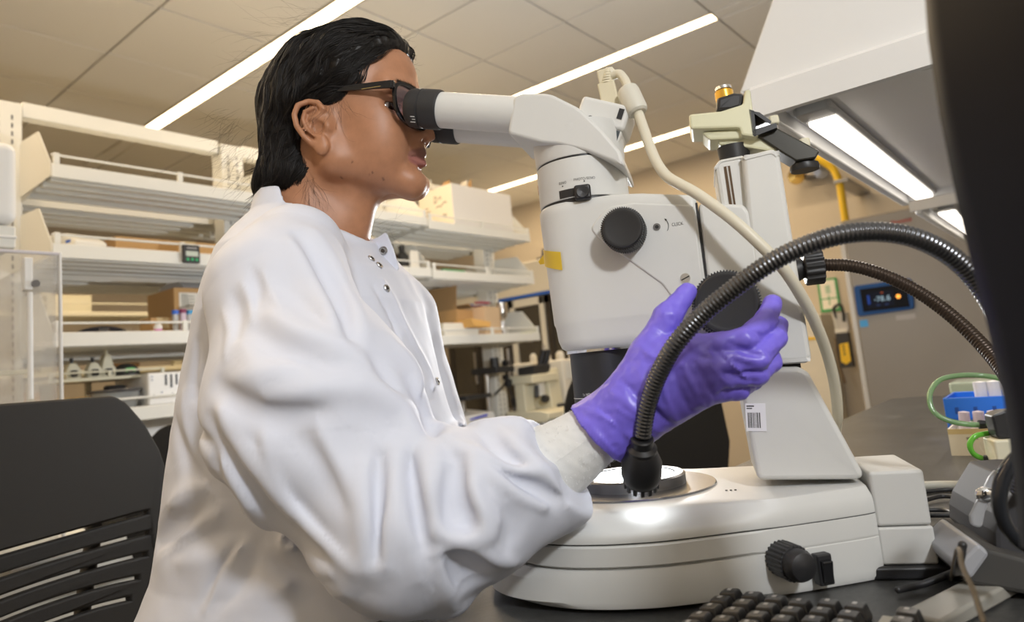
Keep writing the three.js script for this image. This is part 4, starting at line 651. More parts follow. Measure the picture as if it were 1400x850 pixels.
for (const [i, z] of [[0, -.95], [1, -2.1], [2, -3.25]]) single('shelf_upright', span(.12, .17, BENCH, HUTCH + .36, z - .03, z + .03, .004), W.shelf, ['white upright carrying the nearest shelf unit', 'white upright between the two shelf units', 'white upright at the far end of the shelf units'][i], 'upright', [0, 0, 0], 0, 'uprights of the shelf units');
// cream bracket with a black rail hanging by the end of the nearest shelf unit
{
  const k = -.12, at = Q(1005, 200, k), P = (x, y, kk = k) => { const q = Q(x, y, kk); return [q[0] - at[0], q[1] - at[1]]; };
  const w = inAxes(at), t = thing('micromanipulator', 'cream and black manipulator bracket with thumb screws under the shelf unit', 'manipulator', [w.x, w.y, w.z], AXIS);
  const cream = mat(lin(.66, .65, .46), .4), poly = (list, r = .004) => rounded(list.map(([x, y]) => P(x, y)), r, 5, .003);
  part('arm', ext(poly([[942, 166], [985, 162], [1014, 153], [1017, 134], [1024, 133], [1030, 180], [1037, 198], [1012, 194], [1010, 184], [945, 186]]), -.03, .03, .003), cream, t);
  part('lower_arm', ext(poly([[958, 187], [1014, 183], [1018, 196], [970, 198]]), -.028, .022, .003), cream, t);
  part('lower_arm', ext(poly([[980, 196], [1035, 190], [1062, 206], [1060, 213], [1000, 203], [984, 203]]), -.028, .016, .003), cream, t);
  part('motor', ext(poly([[978, 160], [980, 141], [1002, 134], [1016, 135], [1014, 154], [1000, 159]]), -.026, .022, .005), W.black, t);
  const kb = P(991, 136); part('knob', turned([[0, 0], [.011, 0], [.0115, .002], [.0115, .013], [.0095, .015], [0, .015]], 30).translate(kb[0], kb[1] - .003, 0), mat(lin(.75, .42, .05), .3, .5), t, 'amber ribbed knob'); part('knob_top', turned([[.0095, .0], [.0105, .0], [.01, .004], [0, .005]], 30).translate(kb[0], kb[1] + .0125, 0), W.steel, t);
  const dp = P(1002, 198); part('plunger', turned([[0, -.03], [.017, -.03], [.02, .0], [0, .0]], 30).translate(dp[0], dp[1] - .003, .0), W.black, t); part('yellow_mark', box(.008, .005, .008, dp[0] - .014, dp[1] - .03, .012, .002), W.yellow, t);
  // rail running away to the bench rear
  const rail = mat(lin(.03, .028, .022), .3, .4);
  part('clamp_frame', mg([ext([P(1022, 160), P(1029, 162), P(1032, 196), P(1027, 194)].map((p) => p), -.03, .03), ext([P(1026, 188), P(1058, 178), P(1060, 184), P(1029, 196)], -.03, .03), ext([P(1024, 162), P(1036, 164), P(1052, 176), P(1050, 180)], -.03, .03)]), W.black, t);
  part('rail', ext(poly([[1030, 190], [1060, 181], [1118, 212], [1112, 222], [1086, 226], [1066, 214]], .002), -.02, .02, .002), rail, t);
  const screw = (px, py0, py1, rr) => { const a = P(px, py0), b = P(px, py1); part('thumb_shaft', rod([a[0], a[1], 0.0], [b[0], b[1], 0], .0045), W.steel, t); part('thumb_screw', turned([[0, -.004], [rr, -.004], [rr * 1.05, 0], [rr, .004], [.006, .007], [0, .007]], 26).translate(b[0], b[1], 0), W.black, t); part('plastic_nut', box(.012, .012, .012, a[0], a[1], 0, .003), W.cream, t); };
  screw(1058, 165, 199, .013); screw(1100, 196, 229, .0165);
}
// far end: freezer, gas pipe, signs, emergency lamp
{
  const zf = -4.6, A = atZ(1150, 304, zf), top = atZ(1150, 300, zf).y, xr = .25;
  const f = thing('freezer', 'tall taupe ultra-low freezer with a blue-framed display on its door', 'freezer', [0, 0, zf - .42]);
  const taupe = mat(lin(.22, .2, .175), .45, 0, { bumpMap: fineGrain(.03), bumpScale: .0001 }), L = (x0, x1, y0, y1, z0, z1, r = .004) => span(x0, x1, y0, y1, z0 + .42, z1 + .42, r);
  part('cabinet', L(A.x - .04, xr, .1, top, -.85, -.11, .012), taupe, f); part('door', L(A.x, xr, .12, top - .01, -.105, 0, .012), taupe, f); part('hinge_strip', L(A.x - .035, A.x - .004, .12, top - .02, -.11, -.03, .006), mat(lin(.5, .49, .47), .4), f); part('base', L(A.x - .02, xr - .02, 0, .1, -.8, -.15), W.black, f);
  const C = (px, py, z = .003) => { const p = atZ(px, py, zf + z); return [p.x, p.y]; };
  part('display_frame', ext(rounded([C(1167, 391), C(1247, 380), C(1251, 422), C(1173, 433)], .02, 6, .02), .42, .435, .006, 3), mat(lin(.012, .065, .22), .55, 0, { specularIntensity: .4 }), f);
  const screen = canvasTex(256, 128, (g) => { g.fillStyle = '#06070b'; g.fillRect(0, 0, 256, 128); g.fillStyle = '#0e1322'; g.fillRect(30, 26, 150, 84); g.fillStyle = '#2a4fa8'; g.fillRect(34, 40, 14, 50); g.fillStyle = '#b8d4e0'; g.font = 'bold 40px sans-serif'; g.textAlign = 'center'; g.fillText('-78.6', 116, 80); g.fillStyle = '#c05a30'; g.fillRect(112, 30, 14, 8); g.fillStyle = '#32406a'; g.fillRect(80, 96, 20, 8); g.fillRect(126, 96, 20, 8); });
  const pc = [C(1177, 396), C(1240, 387), C(1243, 418), C(1181, 427)], cx = pc.reduce((s, p) => s + p[0] / 4, 0), cy = pc.reduce((s, p) => s + p[1] / 4, 0), w = pc[1][0] - pc[0][0], h = pc[0][1] - pc[3][1];
  const sm = mat(0x101010, .5, 0, { map: screen, specularIntensity: .2 }); sm.emissiveMap = screen; sm.emissive = lin(1, 1, 1); sm.emissiveIntensity = .5; part('display', box(w, h, .004, cx, cy, .4365), sm, f);
  const led = mat(lin(.8, .3, .02), .4); led.emissive = lin(1, .35, .02); led.emissiveIntensity = 1.2; const lp = C(1229, 405); part('warning_lamp', new THREE.CylinderGeometry(.012, .012, .004, 16).rotateX(Math.PI / 2).translate(lp[0], lp[1], .4395), led, f);
  const bs = C(1181, 442); part('blue_sticker', box(.045, .042, .002, bs[0], bs[1], .4215), mat(lin(.03, .28, .62), .5), f); const ns = C(1238, 433); part('name_plate', box(.10, .03, .002, ns[0], ns[1], .4215), mat(lin(.3, .27, .24), .4), f);
  { const g = ink('Thermo', '#a03328', 'bold 60px sans-serif', 320, 80); const p = C(1232, 302); part('brand_lettering', box(.16, .04, .001, p[0], p[1] - .0, .4205), mat(0xffffff, .5, 0, { map: g, transparent: true }), f); }
  // gas pipe
  const pz = -5.9, q = (x, y) => atZ(x, y, pz); const p0 = q(1108, 212), p1 = q(1138, 230), p2 = q(1146, 245), p3 = q(1156, 302);
  const pipe = thing('gas_pipe', 'yellow gas pipe bending down the beige far wall above the freezer', 'pipe', [p2.x, 1, pz]); const o = V(p2.x, 1, pz), yl = W.yellow;
  part('run', tube([q(1060, 190).sub(o), p0.clone().sub(o), p1.clone().sub(o), p2.clone().sub(o), p3.clone().sub(o), V(p3.x - o.x, 0, 0)], .028, 60, 14), yl, pipe); const cl = q(1150, 248).sub(o); part('pipe_clamp', span(cl.x - .05, cl.x + .06, cl.y - .015, cl.y + .015, -.7, .035, .004), W.darkSteel, pipe);
  // emergency lamp
  const e0 = atZ(1107, 232, -6.45), el = thing('emergency_lamp', 'two-headed brass and steel emergency lamp on the far wall', 'lamp', [e0.x, e0.y, -6.5]);
  part('plate', span(-.09, .09, -.05, .05, -.12, 0, .006), W.darkSteel, el); for (const s of [-1, 1]) part('lamp_head', turned([[0, -.06], [.05, -.05], [.075, .03], [.07, .05], [0, .04]], 26).rotateX(Math.PI / 2 + .3).translate(s * .11, -.03, .06), s < 0 ? mat(lin(.6, .4, .12), .25, .9) : W.darkSteel, el);
  // signs and equipment beside the freezer
  const zs = -6.2, S = (px, py, z = zs) => atZ(px, py, z);
  const g0 = S(1116, 383, -6.6), g1 = S(1150, 424, -6.6); const sign = thing('evacuation_sign', 'white and green exit-route sign on the panel beside the freezer', 'sign', [(g0.x + g1.x) / 2, (g0.y + g1.y) / 2, -6.61]);
  const sw = g1.x - g0.x, sh = g0.y - g1.y, st = canvasTex(160, 200, (g) => { g.fillStyle = '#e9e6da'; g.fillRect(0, 0, 160, 200); g.fillStyle = '#10924a'; g.fillRect(0, 0, 18, 200); g.fillRect(0, 184, 160, 16); g.fillRect(142, 0, 18, 200); g.fillRect(0, 0, 160, 10); g.fillRect(20, 118, 124, 6); g.fillRect(74, 100, 8, 60); g.fillStyle = '#a9c4ae'; g.fillRect(60, 40, 40, 50); });
  part('panel', box(sw, sh, .01), mat(0xffffff, .5, 0, { map: st }), sign);
  const d0 = S(1112, 430), d1 = S(1150, 570); const dr = thing('white_cupboard', 'white cupboard with a yellow strip beside the freezer', 'cupboard', [(d0.x + d1.x) / 2 - .25, 0, zs - .19]);
  part('body', span(-.45, .25, .1, d0.y, -.2, .17, .008), W.warmWhite, dr); part('plinth', span(-.43, .23, 0, .1, -.18, .15), W.black, dr); const ys = S(1115, 462); part('yellow_strip', span(.02, .2, ys.y - .012, ys.y + .012, .17, .174), W.yellow, dr); part('door_gap', span(-.1, -.094, .12, d0.y - .02, .166, .1715), W.darkPlastic, dr);
  const h0 = S(1152, 425), hz = thing('hand_sanitiser', 'grey dispenser with a black hose hanging beside the freezer', 'dispenser', [S(1151, 430).x, S(1151, 430).y, zs + .03]);
  part('box_body', box(.10, .15, .07, .01, -.06, .02, .01), mat(lin(.55, .54, .52), .4), hz); part('hose', tube([[-.03, -.02, .05], [-.03, .06, .06], [.02, .08, .06], [.035, .0, .06], [.03, -.05, .06]], .012, 30, 8), W.black, hz); part('clear_tube', tube([[-.035, -.12, .05], [-.035, .05, .05], [-.02, .06, .05]], .012, 20, 8), W.shelf, hz); void h0;
  const x0 = S(1158, 478), fe = thing('black_box', 'black box with a yellow arrow label beside the freezer', 'box', [x0.x, x0.y, zs + .03]);
  part('case', box(.10, .28, .08, 0, 0, .02, .008), W.darkPlastic, fe); part('arrow_label', ext([[-.03, .07], [.04, .08], [.04, -.07], [.0, -.095], [-.035, -.07]], .0602, .0612).translate(0, -.02, 0), W.yellow, fe); part('arrow_print', mg([box(.012, .02, .001, .0, .03, .0616), box(.012, .02, .001, .0, 0, .0616), box(.012, .02, .001, .0, -.03, .0616)]), W.black, fe).userData.kind = 'stuff'; part('clear_lid', box(.1, .03, .085, 0, .155, .02, .005), W.shelf, fe); part('cable', tube([[-.06, .1, .03], [-.062, -.1, .03], [-.04, -.26, .03]], .01, 20, 8), mat(lin(.15, .1, .05), .5), fe);
}
// bench top beyond the microscope: tube racks, tubing, power strip
{
  const y = BENCH, at = (px, py) => atY(px, py, y + .001);
  const c0 = at(1301, 622), c1 = at(1375, 622), dir = c1.clone().sub(c0).normalize(), turn = Math.atan2(-dir.z, dir.x), out = V(-dir.z, 0, dir.x), spot = (u, v) => c0.clone().addScaledVector(dir, u).addScaledVector(out, -v);
  const bp = spot(.1, .045), bx = thing('tip_box', 'cream printed cardboard box holding pale tubes in front of the blue rack', 'box', [bp.x, y, bp.z], turn);
  const tex = canvasTex(256, 128, (g) => { g.fillStyle = '#ddd5bf'; g.fillRect(0, 0, 256, 128); g.fillStyle = '#cbb682'; g.fillRect(0, 0, 256, 26); g.fillStyle = '#8c8674'; g.fillRect(34, 40, 22, 12); for (let i = 0; i < 6; i++) g.fillRect(70, 44 + i * 9, 60 + (i * 29) % 40, 3); g.fillStyle = '#1c5d8c'; g.beginPath(); g.arc(190, 60, 22, 0, 7); g.fill(); g.fillStyle = '#ddd5bf'; g.beginPath(); g.arc(190, 74, 18, 0, 7); g.fill(); });
  part('front', box(.2, .046, .003, 0, .023, .043), mat(0xffffff, .7, 0, { map: tex }), bx); for (const s of [-1, 1]) part('side', box(.003, .046, .088, s * .0985, .023, 0), W.paper, bx); part('back', box(.2, .046, .003, 0, .023, -.043), W.paper, bx); part('bottom', box(.2, .003, .088, 0, .003, 0), W.paper, bx);
  const pale = mat(lin(.8, .74, .84), .3, 0, { transmission: .3 }); for (let i = 0; i < 8; i++) { const p = spot(.022 + i * .0215, .03); single('pale_tube', turned([[0, 0], [.004, .0], [.0088, .02], [.0088, .066], [.0, .068]], 16).rotateZ(-.06), pale, ['pale tube at the open end of the row in the cream box', 'second pale tube from the open end of the cream box', 'third pale tube from the open end of the cream box', 'fourth pale tube in the cream box', 'fifth pale tube in the cream box, behind the tubing', 'sixth pale tube in the cream box, by the black plug', 'seventh pale tube in the cream box, hidden by the monitor', 'last pale tube of the cream box, hidden by the monitor'][i], 'tube', [p.x, y + .006, p.z], turn, 'pale tubes in the cream box'); }
  const rp = spot(.125, .19), rk = thing('tube_rack', 'bright blue tube rack full of white strip tubes', 'rack', [rp.x, y, rp.z], turn);
  const bl = mat(lin(.02, .17, .75), .35); part('front', box(.28, .04, .004, 0, .07, .07, .0015), bl, rk); part('back', box(.28, .04, .004, 0, .07, -.07, .0015), bl, rk); for (const s of [-1, 1]) part('side', box(.004, .088, .14, s * .138, .046, 0, .0015), bl, rk); part('shelf', box(.28, .004, .14, 0, .05, 0), bl, rk); part('foot_rail', box(.28, .012, .14, 0, .0075, 0, .003), bl, rk);
  for (let i = 0; i < 9; i++) part('notch', box(.006, .012, .001, -.12 + i * .03, .066, .0725), mat(lin(.01, .07, .35), .5), rk);
  const milk = mat(lin(.86, .86, .88), .35, 0, { transmission: .3 }); for (let i = 0; i < 8; i++) { const p = spot(.045 + i * .0222, .15); single('strip_tube', turned([[0, 0], [.006, 0], [.0105, .02], [.011, .062], [0, .064]], 18), milk, ['white tube at the open end of the row in the blue rack', 'second white tube from the open end of the blue rack', 'third white tube from the open end of the blue rack', 'fourth white tube in the blue rack', 'fifth white tube in the blue rack', 'sixth white tube in the blue rack, next to the monitor', 'seventh white tube in the blue rack, hidden by the monitor', 'last white tube in the blue rack, hidden by the monitor'][i], 'tube', [p.x, y + .053, p.z], 0, 'white tubes in the blue rack'); }
  const gr = thing('green_rack', 'green rack with a clear lid behind the blue rack', 'rack', [at(1370, 560).x + .02, y, at(1365, 562).z]); part('body', box(.22, .05, .12, 0, .026, 0, .006), mat(lin(.1, .45, .08), .4), gr); part('lid', box(.23, .03, .13, 0, .068, 0, .006), mat(lin(.55, .62, .5), .2, 0, { transmission: .4 }), gr);
  const wb = thing('wash_bottle', 'white plastic bottle with a dark neck hanging over the racks', 'bottle', [at(1352, 590).x + .07, y, at(1352, 590).z - .35]); part('body', turned([[0, 0], [.055, 0], [.06, .006], [.06, .17], [.045, .22], [.03, .25], [0, .25]], 30), W.white, wb); part('cap', turned([[0, .285], [.03, .285], [.032, .28], [.032, .25], [0, .25]], 26), W.darkPlastic, wb);
}

// ---------- gooseneck illuminator, cables, keyboard, monitor and the clutter round them ----------
function corrugated(points, r, pitch, m) {     // a ribbed hose along a path
  const c = curve(points), L = c.getLength(), n = Math.round(L / pitch) * 4, frames = c.computeFrenetFrames(n), rings = [];
  for (let i = 0; i <= n; i++) { const p = c.getPointAt(i / n), N = frames.normals[i], B = frames.binormals[i], rr = r * [.9, 1, 1, .9][i % 4], ring = []; for (let k = 0; k < m; k++) { const a = -k / m * 2 * Math.PI; ring.push(p.clone().addScaledVector(N, Math.cos(a) * rr).addScaledVector(B, Math.sin(a) * rr).toArray()); } rings.push(ring); }
  return loft(rings, 50);
}
{
  const base = Q(1372, 690, .1), w = inAxes(base), t = thing('gooseneck_illuminator', 'black two-armed gooseneck lamp with ribbed hoses and a wedge-shaped base', 'lamp', [ORIGIN.x, BENCH, ORIGIN.z], AXIS); void w;
  const hose = mat(lin(.12, .122, .13), .27, .9), hose2 = mat(lin(.05, .035, .026), .35, .6);
  const A = Q3([[878, 596, .170], [884, 560, .178], [899, 515, .19], [924, 470, .203], [960, 430, .208], [1000, 397, .214], [1050, 361, .22], [1100, 336, .222], [1150, 321, .22], [1200, 317, .215], [1250, 325, .21], [1300, 350, .2], [1338, 388, .19], [1368, 440, .18], [1390, 520, .16], [1398, 610, .13], [1394, 672, .11]]);
  part('gooseneck', corrugated(A, .0078, .0034, 18), hose, t, 'black ribbed hose curving in front of the column');
  const B = Q3([[1392, 672, .06], [1400, 590, .03], [1385, 530, -.02], [1352, 482, -.06], [1300, 431, -.09], [1250, 396, -.11], [1200, 373, -.12], [1160, 363, -.125], [1122, 362, -.125]]);
  part('gooseneck', corrugated(B, .0078, .0036, 16), hose2, t, 'brownish black ribbed hose behind the column');
  // head of the near arm
  { const p = Q(878, 598, .170), q = Q(876.5, 663, .142), d = V(...q).sub(V(...p)), L = d.length(); const head = part('lamp_head', along(turned([[0, 0], [.0088, 0], [.0098, .001], [.0098, .008], [.013, .011], [.013, .014], [.0125, .0145], [.0135, .016], [.0178, .027], [.0178, .040], [.0158, .046], [.0158, L - .006], [.014, L - .0055], [.012, L - .004], [0, L - .004]], 40), p, q), W.black, t);
    const teeth = []; for (let i = 0; i < 14; i++) { const a = i / 14 * 2 * Math.PI; part('head_tooth', along(box(.0034, .007, .0026, 0, L - .0035, .0146, .0005).rotateY(a), p, q), W.black, head); } void teeth;
    const glow = mat(0xffffff, .4); glow.emissive = lin(.9, .95, 1); glow.emissiveIntensity = 4; part('lens', along(turned([[0, L - .0039], [.0115, L - .0039], [.0115, L - .003], [0, L - .003]], 26), p, q), glow, head);
    const at = inAxes([q[0], q[1] + .004, q[2]]), aim = inAxes([q[0], q[1] - .2, q[2] - .22]); const s = new THREE.SpotLight(lin(.92, .96, 1), .014, 0, .9, .5, 2); s.position.copy(at); s.target.position.copy(aim); s.shadow.radius = .5; s.name = 'lamp_head_light'; scene.add(s); scene.add(s.target); }
  { const p = Q(1113, 364, -.125), c = []; for (let i = 0; i < 64; i++) { const a = i / 64 * 2 * Math.PI, r = i % 4 < 2 ? .0225 : .0205; c.push([Math.cos(a) * r, Math.sin(a) * r]); } part('ribbed_collar', ext(c, 0, .022, .002, 2).rotateY(Math.PI / 2).translate(p[0] - .012, p[1], p[2]), W.black, t); part('lamp_head', along(turned([[0, 0], [.012, 0], [.016, .02], [.016, .07], [0, .07]], 30), [p[0] - .012, p[1], p[2]], [p[0] - .1, p[1] - .02, p[2] + .01]), W.black, t); }
  // base
  const wedge = (list, k0, k1, m, name, b = .004, label) => part(name, ext(rounded(Q2(list, (k0 + k1) / 2), .004, 4, .0045), k0, k1, b, 2), m, t, label);
  const silver = mat(lin(.36, .37, .39), .4, .1);
  wedge([[1325, 706], [1330, 686], [1356, 643], [1396, 640], [1440, 640], [1440, 752], [1340, 742], [1326, 726]], -.02, .1, mat(lin(.05, .05, .055), .6, 0, { specularIntensity: .4 }), 'base');
  wedge([[1325, 704], [1352, 651], [1360, 641], [1366, 648], [1346, 700], [1342, 722], [1326, 718]], .1005, .106, silver, 'front_facet', .002);
  { const p = Q(1349, 676, .107); part('power_button', new THREE.SphereGeometry(1, 24, 12).scale(.0085, .0065, .004).translate(p[0], p[1], .106), W.chrome, t); }
  wedge([[1284, 750], [1312, 722], [1324, 730], [1440, 758], [1440, 800], [1300, 775], [1287, 765]], .02, .12, mat(lin(.06, .058, .055), .6, 0, { specularIntensity: .5 }), 'base_plate');
  wedge([[1283, 751], [1311, 722], [1326, 737], [1303, 769], [1288, 765]], .03, .124, mat(lin(.34, .35, .38), .4), 'end_plate', .003, 'pale end of the base plate');
}
{ // camera cable with its plug and ferrite bead
  const t = thing('camera_cable', 'cream camera cable with a plug and a thick ferrite bead', 'cable', [ORIGIN.x, BENCH, ORIGIN.z], AXIS), c = mat(lin(.66, .62, .5), .42), plug = mat(lin(.64, .58, .42), .5);
  const P = (x, y, k) => V(...Q(x, y, k));
  part('cord', tube([P(838, 103, .0), P(846, 101, .003), P(854, 109, .008), P(860, 124, .014)], .0052, 30, 14), c, t);
  part('ferrite_bead', along(turned([[0, 0], [.009, 0], [.0115, .002], [.0125, .006], [.0125, .03], [.0115, .034], [.009, .036], [0, .036]], 36), P(857, 121, .012), P(875, 160, .02)), W.scopeWarm, t);
  part('cord', tube([P(873, 156, .02), P(880, 176, .026), P(889, 202, .035), P(899, 224, .045), P(912, 241, .056), P(930, 252, .066), P(950, 263, .074), P(976, 281, .082), P(1006, 304, .088), P(1040, 335, .09), P(1070, 366, .085), P(1094, 402, .07), P(1115, 442, .045), P(1131, 484, .015), P(1141, 525, -.015), P(1145, 565, -.05), P(1143, 600, -.09), V(P(1143, 600, -.11).x, .006, -.13), V(P(1143, 600, -.11).x + .1, .0062, -.2)], .0057, 160, 14), c, t);
  { const p = P(832, 128, .0), q = P(829.5, 108, .0); part('plug', mg([box(.02, .03, .014, 0, -.002, 0, .002), box(.015, .018, .012, 0, .02, 0, .002)]).rotateZ(.1).translate(p.x, p.y, p.z), plug, t); const ribs = []; for (let i = 0; i < 5; i++) ribs.push(new THREE.CylinderGeometry(.0078 - i * .0003, .008 - i * .0003, .0022, 22).translate(i * .0006, i * .0031, 0)); part('strain_relief', mg([...ribs, rod([0, 0, 0], [.0024, .0145, 0], .0064, 18)]).translate(q.x - .001, q.y - .005, 0), plug, t); part('cord', tube([V(q.x + .0015, q.y + .006, 0), V(q.x + .004, q.y + .0095, 0), P(838, 103, .0)], .0052, 12, 12), c, t); }
}
{ // keyboard: its far end in view, its rows running towards the camera
  const y = BENCH, o = atY(1140, 806, y + .022), k = thing('keyboard', 'black keyboard with worn keys in front of the microscope base', 'keyboard', [-.19, y, -.575], 0);
  const body = mat(lin(.03, .03, .032), .4), key = mat(lin(.022, .022, .024), .32), print = mat(lin(.5, .5, .5), .6); void o;
  part('case', ext(rounded([[-.082, 0], [.082, 0], [.082, .45], [-.082, .45]], .012), .004, .018, .003, 2).rotateX(Math.PI / 2).translate(0, .022, -.004), body, k);
  part('edge_strip', span(.044, .052, .0165, .0215, .004, .44, .001), mat(lin(.42, .4, .34), .4), k);
  const shape = (() => { const ring = (w, yy) => rounded([[-w, -w], [w, -w], [w, w], [-w, w]], .002, 2, .001).map(([a, b]) => [a, yy, -b]); return loft([ring(.0088, 0), ring(.0088, .002), ring(.0068, .0095), ring(.0058, .0105)], 45); })();
  const xs = [-.066, -.047, -.028, -.009, .010, .029, .063];
  xs.forEach((x, c) => { for (let r = 0; r < 20; r++) { const kk = part('key', shape, key, k); kk.position.set(x, .0175 + (c === 6 ? .002 : .001 * c * .3), .012 + r * .0192 + (c < 4 ? c * .002 : 0)); kk.rotation.z = .1 - c * .02; if (r < 5) { const g = part('legend', box(.003, .0003, .0045, -.001, .01065, -.002), print, kk); void g; } } });
}
{ // monitor seen from behind its edge
  const t = thing('monitor', 'black monitor seen edge-on, very close to the camera', 'monitor', [0, BENCH, 0]);
  const bk = mat(lin(.008, .008, .012), .45, 0, { specularIntensity: .3 }), E = (px, py, d) => { const p = atD(px, py, d); return V(p.x, p.y - BENCH, p.z); };
  const pts = [[1268, -60, .36], [1277, 60, .36], [1292, 160, .36], [1312, 260, .36], [1335, 360, .36], [1358, 450, .36], [1378, 540, .36], [1392, 640, .36], [1400, 740, .36]].map(([x, y, d]) => E(x, y, d));
  const rings = pts.map((p) => { const o = []; const d = V(.72, 0, .694); const n = V(.694, 0, -.72); for (const [u, v] of [[0, .0], [.0, .006], [.004, .011], [.012, .012], [.017, .009], [.03, .010], [.04, .02], [.10, .026], [.20, .026], [.26, .02], [.26, -.02], [.02, -.012], [.006, -.008]]) { const q = p.clone().addScaledVector(d, u).addScaledVector(n, v); o.push(q.toArray()); } return o.reverse(); });
  part('shell', loft(rings.reverse(), 50), bk, t);
  const neck = E(1420, 740, .42); part('stand_neck', span(neck.x + .1, neck.x + .16, .02, neck.y + .15, neck.z + .1, neck.z + .16, .008), bk, t); part('stand_foot', span(neck.x + .04, neck.x + .24, 0.0005, .02, neck.z + .04, neck.z + .26, .006), bk, t);
}
{ // green and clear tubing with a black junction, power strip, cables on the bench
  const P = (x, y, k) => V(...Q(x, y, k)), at = (px, py, h = .004) => atY(px, py, BENCH + h), g = (name, label, pts, r, m, cat = 'cable') => { const t = thing(name, label, cat, [0, BENCH, 0]); part('cord', tube(pts.map((p) => V(p.x, p.y - BENCH, p.z)), r, 60, 10), m, t); return t; };
  const D = (px, py, d) => atD(px, py, d), green = new THREE.MeshPhysicalMaterial({ color: lin(.35, .55, .3), roughness: .1, transmission: .5, thickness: 0 });
  const tb = g('air_tube', 'clear greenish tube looping in front of the blue rack', [D(1385, 522, .95), D(1350, 514, .97), D(1312, 513, .98), D(1284, 520, .98), D(1271, 540, .97), D(1276, 562, .96), D(1295, 574, .95), D(1325, 580, .94), D(1350, 580, .93), D(1385, 578, .92)], .0036, green, 'tube');
  part('black_sleeve', rod(...[D(1338, 580, .935), D(1357, 580, .93)].map((p) => V(p.x, p.y - BENCH, p.z)), .006, 14, .0045), W.black, tb);
  const tg = g('green_tube', 'bright green tube curling beside the cream box', [D(1385, 588, .9), D(1352, 592, .9), D(1332, 597, .9), D(1326, 608, .9), D(1331, 620, .9), D(1347, 627, .9), D(1375, 624, .88)], .0034, mat(lin(.12, .45, .04), .2), 'tube'); part('black_sleeve', rod(...[D(1347, 627, .9), D(1362, 626, .89)].map((p) => V(p.x, p.y - BENCH, p.z)), .005, 14, .004), W.black, tg);
  g('clear_tube', 'thin clear tube looping beside the green one', [D(1372, 596, .89), D(1350, 594, .9), D(1343, 606, .9), D(1348, 618, .9), D(1375, 622, .89)], .0026, W.glass, 'tube');
  const j = thing('tube_junction', 'black moulded plug standing on a cream block by the tubing', 'connector', [D(1375, 612, .88).x, BENCH, D(1375, 612, .88).z], .4); const top = D(1375, 560, .88).y - BENCH, mid = D(1375, 598, .88).y - BENCH; part('plug', ext(rounded([[-.012, 0], [.03, 0], [.03, top - mid], [.0, top - mid], [-.014, .03]], .005, 4, .004), -.014, .014, .003).translate(0, mid, 0), W.black, j); part('block', span(-.018, .045, .0005, mid, -.02, .02, .003), W.cream, j);
  g('flat_grey_cable', 'thick pale grey cable lying across the bench behind the rear unit', [at(1258, 664, .008), at(1290, 663, .008), at(1330, 664, .008), at(1400, 670, .008)], .006, mat(lin(.42, .41, .36), .5));
  const blk = W.black; [[[1262, 672], [1300, 669], [1345, 674], [1400, 690]], [[1262, 684], [1290, 678], [1320, 682], [1350, 700]], [[1262, 697], [1290, 697], [1312, 706], [1340, 720]], [[1262, 704], [1300, 704], [1340, 705], [1400, 712]]].forEach((l, i) => g('black_cable', ['black cable running just below the pale grey one', 'black cable arching over the bench by the rear unit', 'black cable sagging towards the lamp base', 'straight black cable along the bench by the rear unit'][i], l.map(([x, y2]) => at(x, y2, .004 + .002 * i)), .003, blk));
  g('looped_cable', 'short black cable loop on the bench below the cream block', [at(1375, 652, .03), at(1352, 640, .035), at(1338, 646, .03), at(1336, 656, .02), at(1346, 664, .01), at(1380, 668, .006)], .0035, blk);
  g('thick_black_hose', 'thick glossy black hose looping in front of the lamp base', [D(1412, 612, .5), D(1388, 628, .5), D(1372, 652, .5), D(1366, 682, .5), D(1372, 712, .5), D(1392, 738, .5), D(1420, 754, .5)], .0052, mat(lin(.02, .022, .026), .15), 'hose');
  // grey flat bar and cords in the corner
  const a = at(1258, 842, .012), b2 = at(1430, 752, .012), dir = b2.clone().sub(a), L = dir.length(), bar = thing('grey_bar', 'flat grey plastic bar lying across the bench corner by the keyboard', 'bar', [(a.x + b2.x) / 2, BENCH, (a.z + b2.z) / 2], Math.atan2(-dir.z, dir.x)); part('body', box(L, .012, .03, 0, .0065, 0, .003), mat(lin(.3, .29, .26), .4), bar);
  const m = thing('mouse_pad', 'dark pad under the keyboard and the lamp base', 'pad', [-.02, BENCH, -.56]); part('sheet', span(-.13, .1, .0004, .003, -.07, .1, .001), mat(lin(.012, .012, .016), .8), m);
  g('tan_cord', 'tan and black cord rising between the keyboard and the grey bar', [at(1300, 792, .004), D(1312, 752, .46), D(1316, 775, .44), D(1330, 805, .42), D(1345, 850, .4)], .0017, mat(lin(.16, .13, .09), .4));
  g('usb_cable', 'black cord curving from the keyboard towards the lamp base', [at(1228, 806, .005), at(1262, 798, .006), at(1294, 786, .012), D(1312, 768, .5), D(1316, 745, .5)], .003, blk);
}

